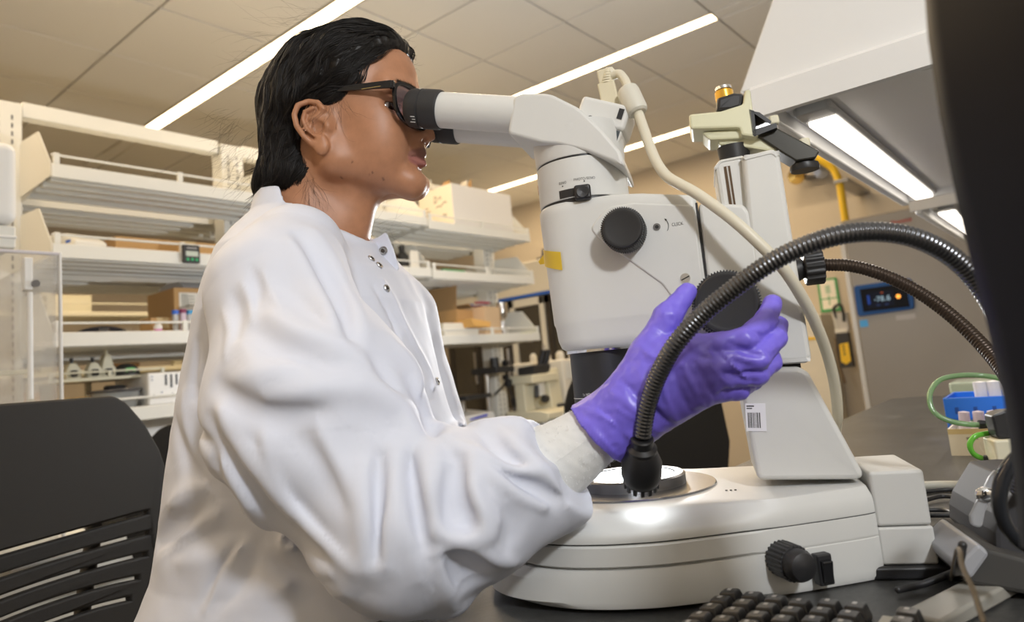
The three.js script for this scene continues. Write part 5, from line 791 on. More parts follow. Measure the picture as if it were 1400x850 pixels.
// ---------- the person at the microscope ----------
const EYE = [0.11604, LIFT, GAP];                             // the camera in the microscope's axes
function onto(sdf, px, py, push = 0) {                        // first point of a field along a sight line
  const d = sight(px, py).normalize(), D = [d.dot(AX), d.y, d.dot(AZ)]; let t = .3, p = [0, 0, 0];
  for (let i = 0; i < 200; i++) { p = [EYE[0] + D[0] * t, EYE[1] + D[1] * t, EYE[2] + D[2] * t]; const v = sdf(...p); if (v < .0006) break; t += Math.max(v * .7, .0008); if (t > 1.6) return null; }
  return [p[0] + D[0] * push, p[1] + D[1] * push, p[2] + D[2] * push];
}
function foldField(sdf, list) {
  const folds = list.map(([pts, w, h]) => { const c = pts.map(([x, y]) => onto(sdf, x, y)).filter(Boolean); if (c.length < 2) return null; const q = c.length > 2 ? curve(c).getPoints(c.length * 3).map((v) => v.toArray()) : c; const lo = [0, 1, 2].map((k) => Math.min(...q.map((p) => p[k])) - w * 2.6), hi = [0, 1, 2].map((k) => Math.max(...q.map((p) => p[k])) + w * 2.6); const fore = pts[0][0] > 560 && pts[0][1] > 560 && pts[0][0] < 730; return { q, w, h: fore && sdf === coatSdf ? h * 1.25 : h, lo, hi }; }).filter(Boolean);
  return (x, y, z) => { let s = 0; for (const f of folds) { if (x < f.lo[0] || x > f.hi[0] || y < f.lo[1] || y > f.hi[1] || z < f.lo[2] || z > f.hi[2]) continue; const [d, t] = polyDist(f.q, x, y, z); if (d < f.w * 2.6) s += f.h * (f.h < 0 ? Math.exp(-Math.pow(d / f.w * 1.1, 1.35)) : Math.exp(-(Math.sqrt(d * d / (f.w * f.w) + .07) - .265) * 1.75)) * (.35 + .65 * Math.sin(Math.PI * clamp(t, .0, 1))); } return .018 * Math.tanh(s / .018); };
}
const PERSON_AT = inAxes([-.5, 0, 0]);
const person = thing('person', 'person in a white lab coat, black glasses and a violet glove looking into the microscope', 'person', [PERSON_AT.x, 0, PERSON_AT.z], AXIS);
const place = (g) => g.translate(.5, BENCH, 0);

// coat -------------------------------------------------------------------
const coatSdf = (() => {
  const T = [[.50, -.31, -.41, .06], [.445, -.305, -.42, .08], [.42, -.298, -.432, .112], [.395, -.278, -.445, .138], [.36, -.248, -.458, .156], [.32, -.232, -.474, .162], [.22, -.212, -.512, .160], [.12, -.188, -.54, .158], [.02, -.172, -.562, .162], [-.08, -.165, -.612, .185], [-.2, -.16, -.67, .215], [-.34, -.15, -.71, .235]];
  const row = (y) => { let i = 0; while (i < T.length - 2 && y < T[i + 1][0]) i++; const a = T[i], b = T[i + 1], t = clamp((a[0] - y) / (a[0] - b[0]), 0, 1); return [lerp(a[1], b[1], t), lerp(a[2], b[2], t), lerp(a[3], b[3], t)]; };
  const torso = (x, y, z) => { const [f, b, w] = row(y), c = (f + b) / 2, a = (f - b) / 2, u = (x - c) / a, v = z / w; const k = Math.pow(Math.pow(Math.abs(u), 2.3) + Math.pow(Math.abs(v), 2.3), 1 / 2.3); return Math.max((k - 1) * Math.min(a, w) * .92, y - .47, -.36 - y); };
  const P = (x, y, k) => Q(x, y, k);
  const S = P(383, 402, .145), M = P(432, 562, .185), E = P(548, 722, .205), F = P(640, 690, .187), C = P(742, 650, .152), C2 = P(800, 618, .145);
  const near = [cap(P(405, 345, .10), S, .055, .068), cap(S, M, .068, .098), cap(M, E, .098, .067), cap(E, F, .067, .060), cap(F, C, .060, .046), cap(C, C2, .046, .044)];
  const bags = [cap(P(588, 730, .2), P(614, 814, .195), .045, .017), cap(P(640, 700, .19), P(679, 728, .183), .044, .024), cap(P(735, 660, .155), P(776, 688, .15), .035, .011)];
  const far = [cap([-.34, .37, -.1], [-.33, .31, -.155], .05, .066), cap([-.33, .31, -.155], [-.30, .06, -.2], .066, .075), cap([-.30, .06, -.2], [-.17, -.08, -.16], .072, .055)];
  const lap = [cap([-.5, -.27, .1], [-.2, -.28, .11], .12, .1), cap([-.5, -.27, -.1], [-.2, -.28, -.11], .12, .1)];
  const q = P(770, 640, .15), n = [.855, .52, 0];
  const A0 = [-.375, .35, 0], A1 = [-.303, .53, 0];
  const R1 = P(357, 290, 0), R2 = P(494, 327, 0), rl = Math.hypot(R2[0] - R1[0], R2[1] - R1[1]), rn = [-(R2[1] - R1[1]) / rl, (R2[0] - R1[0]) / rl];
  return (x, y, z) => {
    let d = torso(x, y, z);
    let arm = near[0](x, y, z); for (let i = 1; i < near.length; i++) arm = smin(arm, near[i](x, y, z), .03); for (const b of bags) arm = smin(arm, b(x, y, z), .022);
    arm = smax(arm, (x - q[0]) * n[0] + (y - q[1]) * n[1] + (z - q[2]) * n[2], .006);
    d = smin(d, arm, .011); let l = far[0](x, y, z); l = smin(l, far[1](x, y, z), .03); l = smin(l, far[2](x, y, z), .03); d = smin(d, l, .025);
    for (const b of lap) d = smin(d, b(x, y, z), .06);
    // stand collar round the neck
    const ax = A1[0] - A0[0], ay = A1[1] - A0[1], L2 = ax * ax + ay * ay, t = ((x - A0[0]) * ax + (y - A0[1]) * ay) / L2, r = Math.hypot(x - A0[0] - ax * t, y - A0[1] - ay * t, z), R = .073 + .02 * Math.max(0, .5 - t);
    const rim = (x - R1[0]) * rn[0] + (y - R1[1]) * rn[1];
    const ring = Math.max(Math.abs(r - R) - .0032, rim, -.2 - t);
    d = smax(d, -Math.max(r - R + .002, .1 - t), .008); d = smin(d, ring, .012);
    return d;
  };
})();
const coatFolds = foldField(coatSdf, [
  // shoulder and upper sleeve
  [[[412, 322], [440, 368], [462, 412], [476, 460]], .009, -.013], [[[398, 332], [428, 385], [452, 432], [466, 468]], .013, .008], [[[432, 318], [462, 366], [486, 420], [500, 470]], .014, .006],
  [[[366, 546], [429, 533], [507, 534], [546, 556]], .013, .013], [[[296, 528], [345, 560], [392, 568], [430, 560]], .011, -.013], [[[318, 520], [360, 512], [420, 505]], .016, .006],
  [[[503, 532], [548, 562], [560, 590], [545, 625]], .014, .011], [[[560, 520], [585, 570], [590, 606]], .010, -.010],
  [[[520, 626], [517, 690], [516, 760]], .0065, -.013], [[[540, 618], [538, 690], [528, 770]], .011, .009], [[[498, 640], [500, 710], [500, 775]], .011, .006],
  [[[284, 575], [330, 650], [390, 722], [440, 762]], .010, -.010], [[[300, 560], [352, 640], [420, 715], [480, 775]], .012, .007], [[[345, 600], [410, 690], [470, 752]], .009, -.005], [[[433, 587], [470, 650], [512, 716]], .014, .006], [[[300, 628], [340, 690], [392, 742], [450, 782]], .009, .008],
  [[[343, 366], [352, 392], [352, 420]], .006, -.0035], [[[330, 386], [342, 410], [345, 440]], .006, .003], [[[317, 402], [326, 428], [324, 462]], .006, -.0035], [[[305, 425], [314, 452], [310, 490]], .007, .003], [[[360, 372], [372, 400], [385, 425]], .007, .003],
  [[[372, 432], [410, 455], [455, 470], [500, 500]], .012, .008], [[[350, 452], [395, 482], [450, 500]], .012, -.007], [[[330, 470], [350, 500], [360, 530]], .012, .003], [[[395, 395], [420, 420], [452, 450]], .010, -.004],
  [[[380, 575], [430, 620], [470, 690]], .013, -.005], [[[360, 590], [372, 640], [400, 690]], .012, .005],
  // forearm
  [[[611, 598], [632, 579], [662, 582], [700, 577], [722, 583]], .008, .010], [[[616, 606], [655, 622], [700, 642], [735, 645], [762, 640]], .008, .010], [[[660, 590], [690, 622], [722, 640]], .008, -.008], [[[662, 630], [696, 652], [732, 668], [775, 684]], .008, -.009],
  [[[652, 632], [680, 652], [712, 676], [745, 693]], .007, .009], [[[646, 628], [647, 672], [660, 702], [666, 728]], .0085, .012], [[[628, 632], [626, 680], [636, 712]], .010, -.012], [[[578, 616], [588, 668], [598, 724]], .009, .012], [[[604, 632], [608, 680], [612, 715]], .010, -.008], [[[598, 724], [622, 737], [660, 731], [676, 716]], .008, .011], [[[604, 752], [640, 746], [672, 762], [700, 770]], .008, .008], [[[618, 762], [632, 782], [640, 800]], .010, -.016], [[[562, 618], [566, 680], [578, 742]], .011, -.010], [[[556, 640], [556, 720], [570, 790]], .012, .006], [[[600, 760], [612, 800], [617, 830]], .008, .008], [[[690, 690], [700, 720], [694, 750]], .009, -.005], [[[700, 600], [722, 622], [752, 655], [778, 690]], .007, .005], [[[684, 585], [706, 612], [720, 632]], .007, .004],
  // hems and deeper hollows of the forearm
  [[[628, 755], [640, 778], [646, 798]], .010, -.014], [[[585, 600], [600, 640], [604, 690]], .011, .007], [[[640, 690], [640, 715], [650, 728]], .010, -.006],
  // front and back of the body
  [[[525, 385], [556, 450], [592, 522], [606, 580]], .005, .005], [[[512, 392], [544, 458], [578, 530], [592, 582]], .005, -.004], [[[540, 470], [566, 505], [578, 560]], .014, .007], [[[505, 480], [530, 520], [548, 545]], .012, -.006],
  [[[246, 470], [250, 540], [262, 610]], .010, .003], [[[268, 470], [264, 540], [284, 610], [300, 648]], .007, -.006], [[[212, 742], [246, 712], [308, 672]], .009, -.024], [[[208, 700], [236, 692], [280, 664]], .015, .010], [[[206, 735], [240, 735], [300, 700]], .010, .006], [[[238, 575], [262, 640], [288, 662]], .009, -.005],
  [[[325, 690], [318, 750], [270, 830]], .006, -.004], [[[332, 690], [326, 752], [282, 835]], .005, .004], [[[360, 760], [420, 790], [500, 812]], .016, -.005], [[[300, 838], [380, 805], [470, 815]], .018, .005], [[[232, 760], [280, 735], [330, 725]], .014, -.004], [[[190, 800], [240, 770], [300, 760]], .016, .004], [[[350, 748], [336, 790], [300, 840]], .010, -.004],
]);
const coatFull = (x, y, z) => { const d = coatSdf(x, y, z); return Math.abs(d) > .05 ? d : d - 1.55 * coatFolds(x, y, z) - .0007 * noise3(x * 22, y * 22, z * 22); };
const cotton = mat(lin(.68, .705, .80), .66, 0, { sheen: .25, sheenRoughness: .6, sheenColor: new THREE.Color(.9, .92, 1) });
part('lab_coat', place(netted(coatFull, [-.78, -.37, -.31], [.03, .52, .33], .0035)), cotton, person, 'white cotton lab coat with a stand collar');
{ // snaps and the open collar flap
  const metal = W.steel, dark = mat(lin(.08, .07, .06), .3, .8);
  for (const [px, py] of [[507.6, 353.5], [518.5, 362.5], [528.5, 394], [598, 521]]) { const p = onto(coatFull, px, py), e = .004, [x, y, z] = p, n = V(coatSdf(x + e, y, z) - coatSdf(x - e, y, z), coatSdf(x, y + e, z) - coatSdf(x, y - e, z), coatSdf(x, y, z + e) - coatSdf(x, y, z - e)).normalize(); const a = V(x, y, z), b = a.clone().add(n); const s = part('snap', place(along(turned([[0, -.001], [.0048, -.001], [.005, .0008], [.0042, .0018], [.0034, .0012], [0, .0012]], 24), a, b)), metal, person); part('snap_core', place(along(turned([[0, .0008], [.0024, .0008], [.0022, .0024], [0, .0026]], 18), a, b)), dark, s); }
  const k = -.02, flap = ext(rounded(Q2([[503, 329], [516, 325], [528, 317], [538, 340], [546, 367], [541, 373], [549, 378], [542, 392], [530, 396], [520, 372], [510, 350]], k), .003, 3, .0016), -.0016, .0016, .0012, 2).rotateY(0).translate(0, 0, k);
  const f = part('collar_flap', place(flap), cotton, person, 'open collar end with a snap'); { const p = Q(524, 343, k + .002), a = V(p[0], p[1], p[2]); part('snap', place(along(turned([[0, -.001], [.0058, -.001], [.006, .001], [.005, .002], [.004, .0012], [0, .0012]], 24), a, a.clone().add(V(.1, 0, 1)))), metal, f); part('snap', place(along(turned([[0, 0], [.0028, 0], [.0026, .0028], [0, .003]], 18), a, a.clone().add(V(.1, 0, 1)))), dark, f); }
}
// knitted cuff and glove ---------------------------------------------------
{
  const knitTex = dataTex(128, (u, v) => .5 + .3 * Math.sin(u * 2 * Math.PI * 16) * Math.sin(v * 2 * Math.PI * 16) + .2 * (rnd() - .5));
  knitTex.repeat.set(4, 6);
  const A = V(...Q(742, 640, .149)), B = V(...Q(768, 625, .147)), C = V(...Q(828, 582, .142)); const c = curve([A, B, C]), rings = [], n = 26, fr = c.computeFrenetFrames(n);
  const g = new THREE.TubeGeometry(c, 30, 1, 40), p = g.attributes.position, nr = g.attributes.normal; for (let i = 0; i <= 30; i++) for (let j = 0; j <= 40; j++) { const t = i / 30, r = lerp(.036, .0275, smooth(.05, 1, t)) + .0006 * noise3(t * 9, j * .6, 2); const k = i * 41 + j, q = c.getPointAt(t); p.setXYZ(k, q.x + nr.getX(k) * r, q.y + nr.getY(k) * r, q.z + nr.getZ(k) * r * .93); } g.computeVertexNormals(); void rings; void fr;
  part('knit_cuff', place(g), mat(lin(.76, .76, .74), .9, 0, { bumpMap: knitTex, bumpScale: .00022, sheen: .6, sheenRoughness: .8, sheenColor: new THREE.Color(1, 1, 1) }), person, 'off-white knitted cuff');
  const fuzz = [], r = random(31); for (let i = 0; i < 420; i++) { const t = r(), a = r() * 6.283, q = c.getPointAt(.15 + .85 * t), tg = c.getTangentAt(t), u = tg.clone().cross(V(0, 0, 1)).normalize(), w = tg.clone().cross(u).normalize(), dir = u.multiplyScalar(Math.cos(a)).addScaledVector(w, Math.sin(a)); const R = lerp(.036, .0275, smooth(.05, 1, .15 + .85 * t)) * .985; const s = q.clone().addScaledVector(dir, R), e = s.clone().addScaledVector(dir, .001 + .0018 * r()).addScaledVector(tg, (r() - .5) * .003); fuzz.push(rod(s, e, .00013, 4)); }
  part('cuff_fuzz', place(mg(fuzz)), mat(lin(.85, .85, .84), .9), person).userData.kind = 'stuff';

  const P = (x, y, k) => Q(x, y, k);
  const fingers = [
    [P(944, 476, .163), P(1018, 465, .160), P(1047, 438, .142), P(1056, 415, .122), .0115, .0100, .0092, .0086],
    [P(958, 497, .166), P(1036, 489, .158), P(1060, 462, .138), P(1064, 444, .118), .0115, .0102, .0094, .0086],
    [P(964, 517, .162), P(1034, 511, .150), P(1054, 494, .130), P(1052, 478, .112), .0112, .0098, .0090, .0083],
    [P(960, 538, .156), P(1010, 532, .143), P(1030, 519, .125), P(1032, 504, .110), .0105, .0088, .0082, .0076]];
  const chains = fingers.map(([a, b, c2, d, r0, r1, r2, r3]) => [cap(a, b, r0, r1), cap(b, c2, r1 * 1.03, r2), cap(c2, d, r2, r3)]);
  const thumb = [cap(P(852, 548, .152), P(884, 484, .150), .019, .0155), cap(P(884, 484, .150), P(912, 434, .143), .0145, .0122), cap(P(912, 434, .143), P(940, 399, .128), .0122, .0088)];
  const W0 = P(846, 572, .143);
  const palm = [cap(W0, fingers[0][0], .022, .0135), cap(W0, fingers[1][0], .024, .0138), cap(W0, fingers[2][0], .024, .0135), cap(P(855, 585, .143), fingers[3][0], .021, .0122), cap(P(870, 535, .152), P(925, 482, .155), .019, .0125)];
  const cuff = [cap(P(800, 604, .143), W0, .0365, .0275)];
  const q0 = P(813, 590, .143), nn = (() => { const a = P(780, 553, .143), b = P(846, 627, .143), dx = b[0] - a[0], dy = b[1] - a[1], L = Math.hypot(dx, dy); return [-dy / L, dx / L]; })();
  const gloveBase = (x, y, z) => {
    let d = palm[0](x, y, z); for (let i = 1; i < palm.length; i++) d = smin(d, palm[i](x, y, z), .012);
    d = smin(d, cuff[0](x, y, z), .016);
    let t = thumb[0](x, y, z); t = smin(t, thumb[1](x, y, z), .006); t = smin(t, thumb[2](x, y, z), .006); d = smin(d, t, .013);
    let f = 1e9; for (const c of chains) { let e = smin(c[0](x, y, z), c[1](x, y, z), .004); e = smin(e, c[2](x, y, z), .004); f = f > 1 ? e : smin(f, e, .0009); }
    d = smin(d, f, .005);
    return smax(d, -((x - q0[0]) * nn[0] + (y - q0[1]) * nn[1]), .002);
  };
  const glove = foldField(gloveBase, [
    [[[790, 556], [830, 572], [862, 600]], .004, .0022], [[[835, 535], [868, 560], [900, 590]], .004, .0028], [[[850, 520], [880, 548], [918, 580]], .0035, -.0026], [[[820, 560], [850, 590], [856, 612]], .004, -.0024], [[[872, 505], [890, 540], [922, 572]], .004, .002],
    [[[905, 520], [912, 545], [924, 575]], .0028, .0022], [[[920, 505], [930, 535], [945, 562]], .0026, -.002], [[[935, 500], [948, 530], [962, 556]], .0026, .0022], [[[952, 498], [965, 522], [978, 545]], .0026, -.002], [[[968, 492], [984, 515], [1000, 530]], .0026, .0022], [[[985, 480], [1004, 500], [1022, 520]], .0026, .002], [[[975, 478], [996, 492], [1024, 500]], .0024, -.0026], [[[1000, 470], [1022, 482], [1046, 486]], .0022, -.003],
    [[[896, 446], [912, 456], [926, 452]], .0024, -.0016], [[[880, 480], [902, 490], [924, 478]], .003, .0014], [[[930, 470], [955, 486], [985, 490]], .003, -.0018], [[[1030, 452], [1042, 460], [1050, 456]], .0018, -.0014], [[[1046, 478], [1056, 486], [1062, 480]], .0018, -.0014], [[[1000, 512], [1018, 520], [1036, 522]], .002, -.002],
    [[[846, 560], [878, 578], [900, 600]], .0032, .0022], [[[800, 575], [826, 604], [842, 622]], .0032, .0016],
  ]);
  const nitrile = mat(lin(.20, .15, .76), .36, 0, { sheen: .15, sheenRoughness: .4 });
  part('glove', place(netted((x, y, z) => { const d = gloveBase(x, y, z); return Math.abs(d) > .02 ? d : d - 1.7 * glove(x, y, z) - .0005 * noise3(x * 90, y * 90, z * 90); }, [-.03, .11, .085], [.21, .30, .205], .0022)), nitrile, person, 'violet nitrile glove gripping the focus knob');
}
// head, neck -----------------------------------------------------------------
const HEAD = [-.302, .572, -.005], HEAD_TURN = rad(-7);
const hc = Math.cos(HEAD_TURN), hs = Math.sin(HEAD_TURN);
const toHead = (x, y, z) => { const a = x - HEAD[0], b = z - HEAD[2]; return [a * hc + b * hs * -1 * -1 * 0 + a * 0 + b * hs, y - HEAD[1], b * hc - a * hs]; };
const fromHead = (X, Y, Z) => [HEAD[0] + X * hc - Z * hs, HEAD[1] + Y, HEAD[2] + Z * hc + X * hs];
const skull = ellipsoid([-.001, .025, 0], [.093, .075, .071]);
const headSdf = (() => {
  const face = ellipsoid([.034, -.028, 0], [.062, .086, .060]), both = (f) => (X, Y, Z) => f(X, Y, Math.abs(Z));
  const jaw = both(cap([.006, -.074, .046], [.083, -.104, .010], .020, .017)), jawBack = both(cap([-.004, -.03, .056], [.004, -.078, .049], .016, .017)), cheek = both(ellipsoid([.056, -.036, .036], [.031, .034, .024])), cheekLow = both(ellipsoid([.05, -.066, .034], [.034, .030, .022]));
  const chin = ellipsoid([.085, -.104, 0], [.018, .018, .022]), brow = both(cap([.090, .012, .010], [.076, .010, .047], .0115, .011)), forehead = ellipsoid([.034, .042, 0], [.064, .054, .060]);
  const noseBridge = cap([.089, .000, 0], [.110, -.037, 0], .0085, .0098), noseTip = ellipsoid([.110, -.0415, 0], [.0118, .0105, .012]), ala = both(ellipsoid([.0985, -.046, .0125], [.0105, .0085, .0075])), nostril = both(ellipsoid([.1055, -.0535, .0072], [.0052, .0045, .0034]));
  const socket = both(ellipsoid([.089, -.013, .038], [.020, .0138, .021])), ball = both(ellipsoid([.0745, -.0155, .032], [.0142, .0142, .0142]));
  const philtrum = ellipsoid([.094, -.062, 0], [.0115, .012, .019]), lipU = (X, Y, Z) => cap([.0995, -.0665, .0], [.0855, -.0745, .0205], .0064, .0022)(X, Y, Math.abs(Z)), lipL = (X, Y, Z) => cap([.0985, -.0800, .0], [.0855, -.0755, .0195], .0070, .0022)(X, Y, Math.abs(Z));
  const slit = (X, Y, Z) => cap([.109, -.0728, 0], [.085, -.0752, .0225], .0009, .0006)(X, Y, Math.abs(Z)), dimple = ellipsoid([.1, -.0905, 0], [.006, .0052, .014]);
  const lidU = (X, Y, Z) => { const d = Math.hypot(X - .066, Y + .0155, Math.abs(Z) - .035) - .0174; return Math.max(d, -(Y + .0155 - .0026 - (X - .066) * .05)); }, lidL = (X, Y, Z) => { const d = Math.hypot(X - .066, Y + .0155, Math.abs(Z) - .035) - .0171; return Math.max(d, (Y + .0155 + .0048)); };
  const neck = cap([-.038, -.055, 0], [-.066, -.19, 0], .055, .058), throat = cap([.01, -.100, 0], [-.03, -.19, 0], .03, .043), neckLow = cap([-.066, -.17, 0], [-.066, -.24, 0], .06, .10);
  // ears: rim, inner fold, lobe, bowl
  const rim = [[.004, -.021], [-.002, -.012], [-.014, -.0085], [-.026, -.013], [-.031, -.024], [-.029, -.038], [-.021, -.052], [-.012, -.062]].map(([a, b]) => [a, b, .0765 + (a < -.02 ? .004 : .0)]), fold = [[-.008, -.018], [-.019, -.021], [-.022, -.031], [-.018, -.043], [-.008, -.052], [.001, -.056]].map(([a, b]) => [a, b, .0775]);
  const crus = [[.004, -.021], [-.004, -.028], [-.012, -.031]].map(([a, b]) => [a, b, .076]);
  const ear = (X, Y, Z) => { const z = Math.abs(Z); if (z < .055) return 1; let d = ellipsoid([-.011, -.036, .071], [.018, .029, .0045])(X, Y, z); d = smin(d, polyDist(rim, X, Y, z)[0] - .0035, .0015); d = smin(d, polyDist(fold, X, Y, z)[0] - .0027, .0015); d = smin(d, polyDist(crus, X, Y, z)[0] - .0025, .0015); d = smin(d, ellipsoid([-.001, -.066, .0765], [.0095, .0115, .0055])(X, Y, z), .006); d = smin(d, ellipsoid([.007, -.041, .0735], [.0045, .007, .005])(X, Y, z), .004); d = smin(d, ellipsoid([-.004, -.037, .068], [.015, .024, .008])(X, Y, z), .006); d = smax(d, -ellipsoid([-.005, -.042, .0795], [.0088, .0095, .0095])(X, Y, z), .002); return d; };
  return (X, Y, Z) => {
    let d = smin(skull(X, Y, Z), face(X, Y, Z), .03); d = smin(d, forehead(X, Y, Z), .02); d = smin(d, jaw(X, Y, Z), .022); d = smin(d, jawBack(X, Y, Z), .022); d = smin(d, cheek(X, Y, Z), .022); d = smin(d, cheekLow(X, Y, Z), .02); d = smin(d, chin(X, Y, Z), .016); d = smin(d, brow(X, Y, Z), .014);
    d = smax(d, -socket(X, Y, Z), .012);
    let n = smin(noseBridge(X, Y, Z), noseTip(X, Y, Z), .007); n = smin(n, ala(X, Y, Z), .006); d = smin(d, n, .011); d = smax(d, -nostril(X, Y, Z), .003);
    d = smin(d, philtrum(X, Y, Z), .008); d = smin(d, lipU(X, Y, Z), .004); d = smin(d, lipL(X, Y, Z), .004); d = smax(d, -slit(X, Y, Z), .002); d = smax(d, -dimple(X, Y, Z), .006);
    d = smin(d, smin(lidU(X, Y, Z), lidL(X, Y, Z), .001), .004);
    d = smin(d, neck(X, Y, Z), .02); d = smin(d, throat(X, Y, Z), .02); d = smin(d, neckLow(X, Y, Z), .03); d = smin(d, ear(X, Y, Z), .005);
    return d;
  };
})();
const skinTone = (x, y, z) => {
  const [X, Y, Z] = toHead(x, y, z), a = Math.abs(Z);
  let c = [.43, .205, .112]; const n = .5 + .5 * noise3(x * 60, y * 60, z * 60), m = .5 + .5 * noise3(x * 220, y * 220, z * 220); const k = .9 + .12 * n + .06 * m; c = c.map((v) => v * k);
  const mix = (t, s) => { c = c.map((v, i) => lerp(v, t[i], s)); };
  const lip = smooth(.0015, -.0015, Math.hypot((Y + .0735) / .0125, a / .0235) * .012 - .012) * smooth(.082, .088, X); mix(Y > -.0735 ? [.20, .085, .07] : [.33, .125, .115], lip * .85);
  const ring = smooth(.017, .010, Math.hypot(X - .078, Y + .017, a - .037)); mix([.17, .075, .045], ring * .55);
  const browBand = smooth(.0045, .0025, Math.abs(Y - .0125 + (a - .03) * (a - .03) * 4)) * smooth(.008, .014, a) * smooth(.052, .046, a) * smooth(.05, .06, X); mix([.03, .018, .012], browBand * .9);
  for (const [mx, my, r] of [[.03, -.085, .0012], [.05, -.098, .0011], [.012, -.10, .001], [.06, -.105, .0014], [.045, -.1, .0009]]) mix([.12, .05, .03], smooth(r * 1.5, r * .6, Math.hypot(X - mx, Y - my)) * (Z > 0 ? .8 : 0));
  return c;
};
{
  const poreTex = fineGrain(.012);
  const skin = mat(0xffffff, .42, 0, { vertexColors: true, bumpMap: poreTex, bumpScale: .00005, specularIntensity: .8 });
  const headGeo = netted((x, y, z) => headSdf(...toHead(x, y, z)), [-.47, .33, -.13], [-.16, .71, .12], .0021, skinTone);
  const limb = (list, k) => (x, y, z) => { let d = 1e9; for (const f of list) { const v = f(x, y, z); d = d > 1e8 ? v : smin(d, v, k); } return d; };
  const wrist = Q(835, 580, .143), shoulder = Q(390, 410, .13), elbow = Q(540, 730, .185);
  const rest = limb([cap([-.355, .32, 0], [-.37, .1, 0], .075, .1), cap([-.37, .1, 0], [-.43, -.2, 0], .1, .11), cap([-.355, .32, -.10], [-.355, .32, .10], .035), cap(shoulder, elbow, .036, .03), cap(elbow, Q(735, 650, .142), .026, .017), cap(Q(735, 650, .142), wrist, .017, .016), cap([-.34, .30, -.13], [-.30, .06, -.2], .036, .032), cap([-.30, .06, -.2], [-.14, -.08, -.15], .036, .024), cap([-.14, -.08, -.15], [-.08, -.1, -.13], .03, .022)], .03);
  const bodyGeo = netted(rest, [-.64, -.36, -.29], [.06, .42, .28], .011, () => [.43, .205, .112]);
  const both = BGU.mergeGeometries([headGeo, bodyGeo]); part('body', boxUVish(place(both)), skin, person);
  // cheap uv for the pores
  function boxUVish(g) { const p = g.attributes.position, uv = new Float32Array(p.count * 2); for (let i = 0; i < p.count; i++) { uv[i * 2] = p.getX(i) + p.getZ(i) * .3; uv[i * 2 + 1] = p.getY(i) + p.getZ(i) * .2; } g.setAttribute('uv', new THREE.BufferAttribute(uv, 2)); return g; }
  const legs = limb([cap([-.5, -.27, .1], [-.12, -.3, .1], .085, .065), cap([-.12, -.3, .1], [-.16, -.78, .1], .062, .042), cap([-.5, -.27, -.1], [-.12, -.3, -.1], .085, .065), cap([-.12, -.3, -.1], [-.16, -.78, -.1], .062, .042)], .02);
  part('trousers', place(netted(legs, [-.62, -.86, -.2], [-.02, -.16, .2], .012)), mat(lin(.02, .022, .03), .8), person); for (const s of [-1, 1]) part('shoe', place(box(.25, .075, .09, -.11, -.86, s * .1, .03)), W.black, person);
  // eyes
  for (const s of [-1, 1]) {
    const c = fromHead(.066, -.0155, s * .035), look = fromHead(.066 + .1, -.0155 - .012, s * .035 + .058), d = V(...look).sub(V(...c)).normalize();
    const e = part('eye', place(new THREE.SphereGeometry(.0160, 40, 24).translate(...c)), mat(lin(.25, .205, .18), .12), person); const on = (g, o) => place(g.applyQuaternion(new THREE.Quaternion().setFromUnitVectors(V(0, 1, 0), d)).translate(c[0] + d.x * o, c[1] + d.y * o, c[2] + d.z * o));
    part('iris', on(turned([[0, .0013], [.0035, .0012], [.0066, -.0002], [.0068, -.001], [0, -.001]], 28), .0150), mat(lin(.028, .012, .006), .06), e);
    part('cornea', on(new THREE.SphereGeometry(.0078, 24, 12, 0, 6.2832, 0, .95).translate(0, -.0055, 0), .0149), new THREE.MeshPhysicalMaterial({ color: 0xffffff, roughness: .02, transmission: 1, thickness: 0, ior: 1.4 }), e);
  }
  // hair ------------------------------------------------------------------
  const edge = (Y, a) => { let x; if (Y > .02) x = lerp(.052, .086, smooth(.02, .068, Y)) + (Y > .062 ? (Y - .062) * 2.6 : 0); else if (Y > -.013) x = lerp(.024, .052, (Y + .013) / .033); else x = lerp(-.028, .024, smooth(-.030, -.013, Y)) - .002 + .022 * smooth(-.055, -.092, Y); return x - .3 * Math.max(0, .03 - a) * smooth(.05, .02, Y) + .003 * noise3(Y * 60, a * 40, 3); };
  const brow2 = ellipsoid([.034, .042, 0], [.064, .054, .060]);
  const bulk = (X, Y, Z) => { const a = Math.abs(Z); const thin = smooth(-.002, .034, edge(Y, a) - X); let d = smin(skull(X, Y, Z), brow2(X, Y, Z), .02) - .0028 - .0085 * thin - .003 * thin * noise3(X * 14, Y * 14, Z * 14); d = smin(d, ellipsoid([-.060, -.040, 0], [.046, .07, .064])(X, Y, Z), .03); d = smin(d, ellipsoid([-.064, -.086, 0], [.058, .040, .062])(X, Y, Z), .02); d = smin(d, cap([.03, .05, .05], [-.035, .0, .070], .010, .009)(X, Y, a) + .006 * (1 - thin), .02); return d; };
  const capSdf = (X, Y, Z) => { const a = Math.abs(Z); let d = bulk(X, Y, Z); d = smax(d, (X - edge(Y, a)) * .8, .008); d = smax(d, -.118 - Y, .006); d -= .0014 * noise3(X * 45 + Y * 30, Y * 25 - X * 20, Z * 95) + .0008 * noise3(X * 90 + Y * 60, Y * 40, Z * 190); return d; };
  const hairMat = mat(lin(.0085, .0066, .0058), .47, 0, { specularIntensity: .6, sheen: .1, sheenRoughness: .3, sheenColor: new THREE.Color(.25, .26, .32) });
  const hair = part('hair', place(netted((x, y, z) => capSdf(...toHead(x, y, z)), [-.47, .43, -.12], [-.17, .73, .12], .0026)), hairMat, person, 'black wavy collar-length hair');
  const r = random(77), pos = [], idx = [], grad = (X, Y, Z) => { const e = .002; return V(bulk(X + e, Y, Z) - bulk(X - e, Y, Z), bulk(X, Y + e, Z) - bulk(X, Y - e, Z), bulk(X, Y, Z + e) - bulk(X, Y, Z - e)).normalize(); };
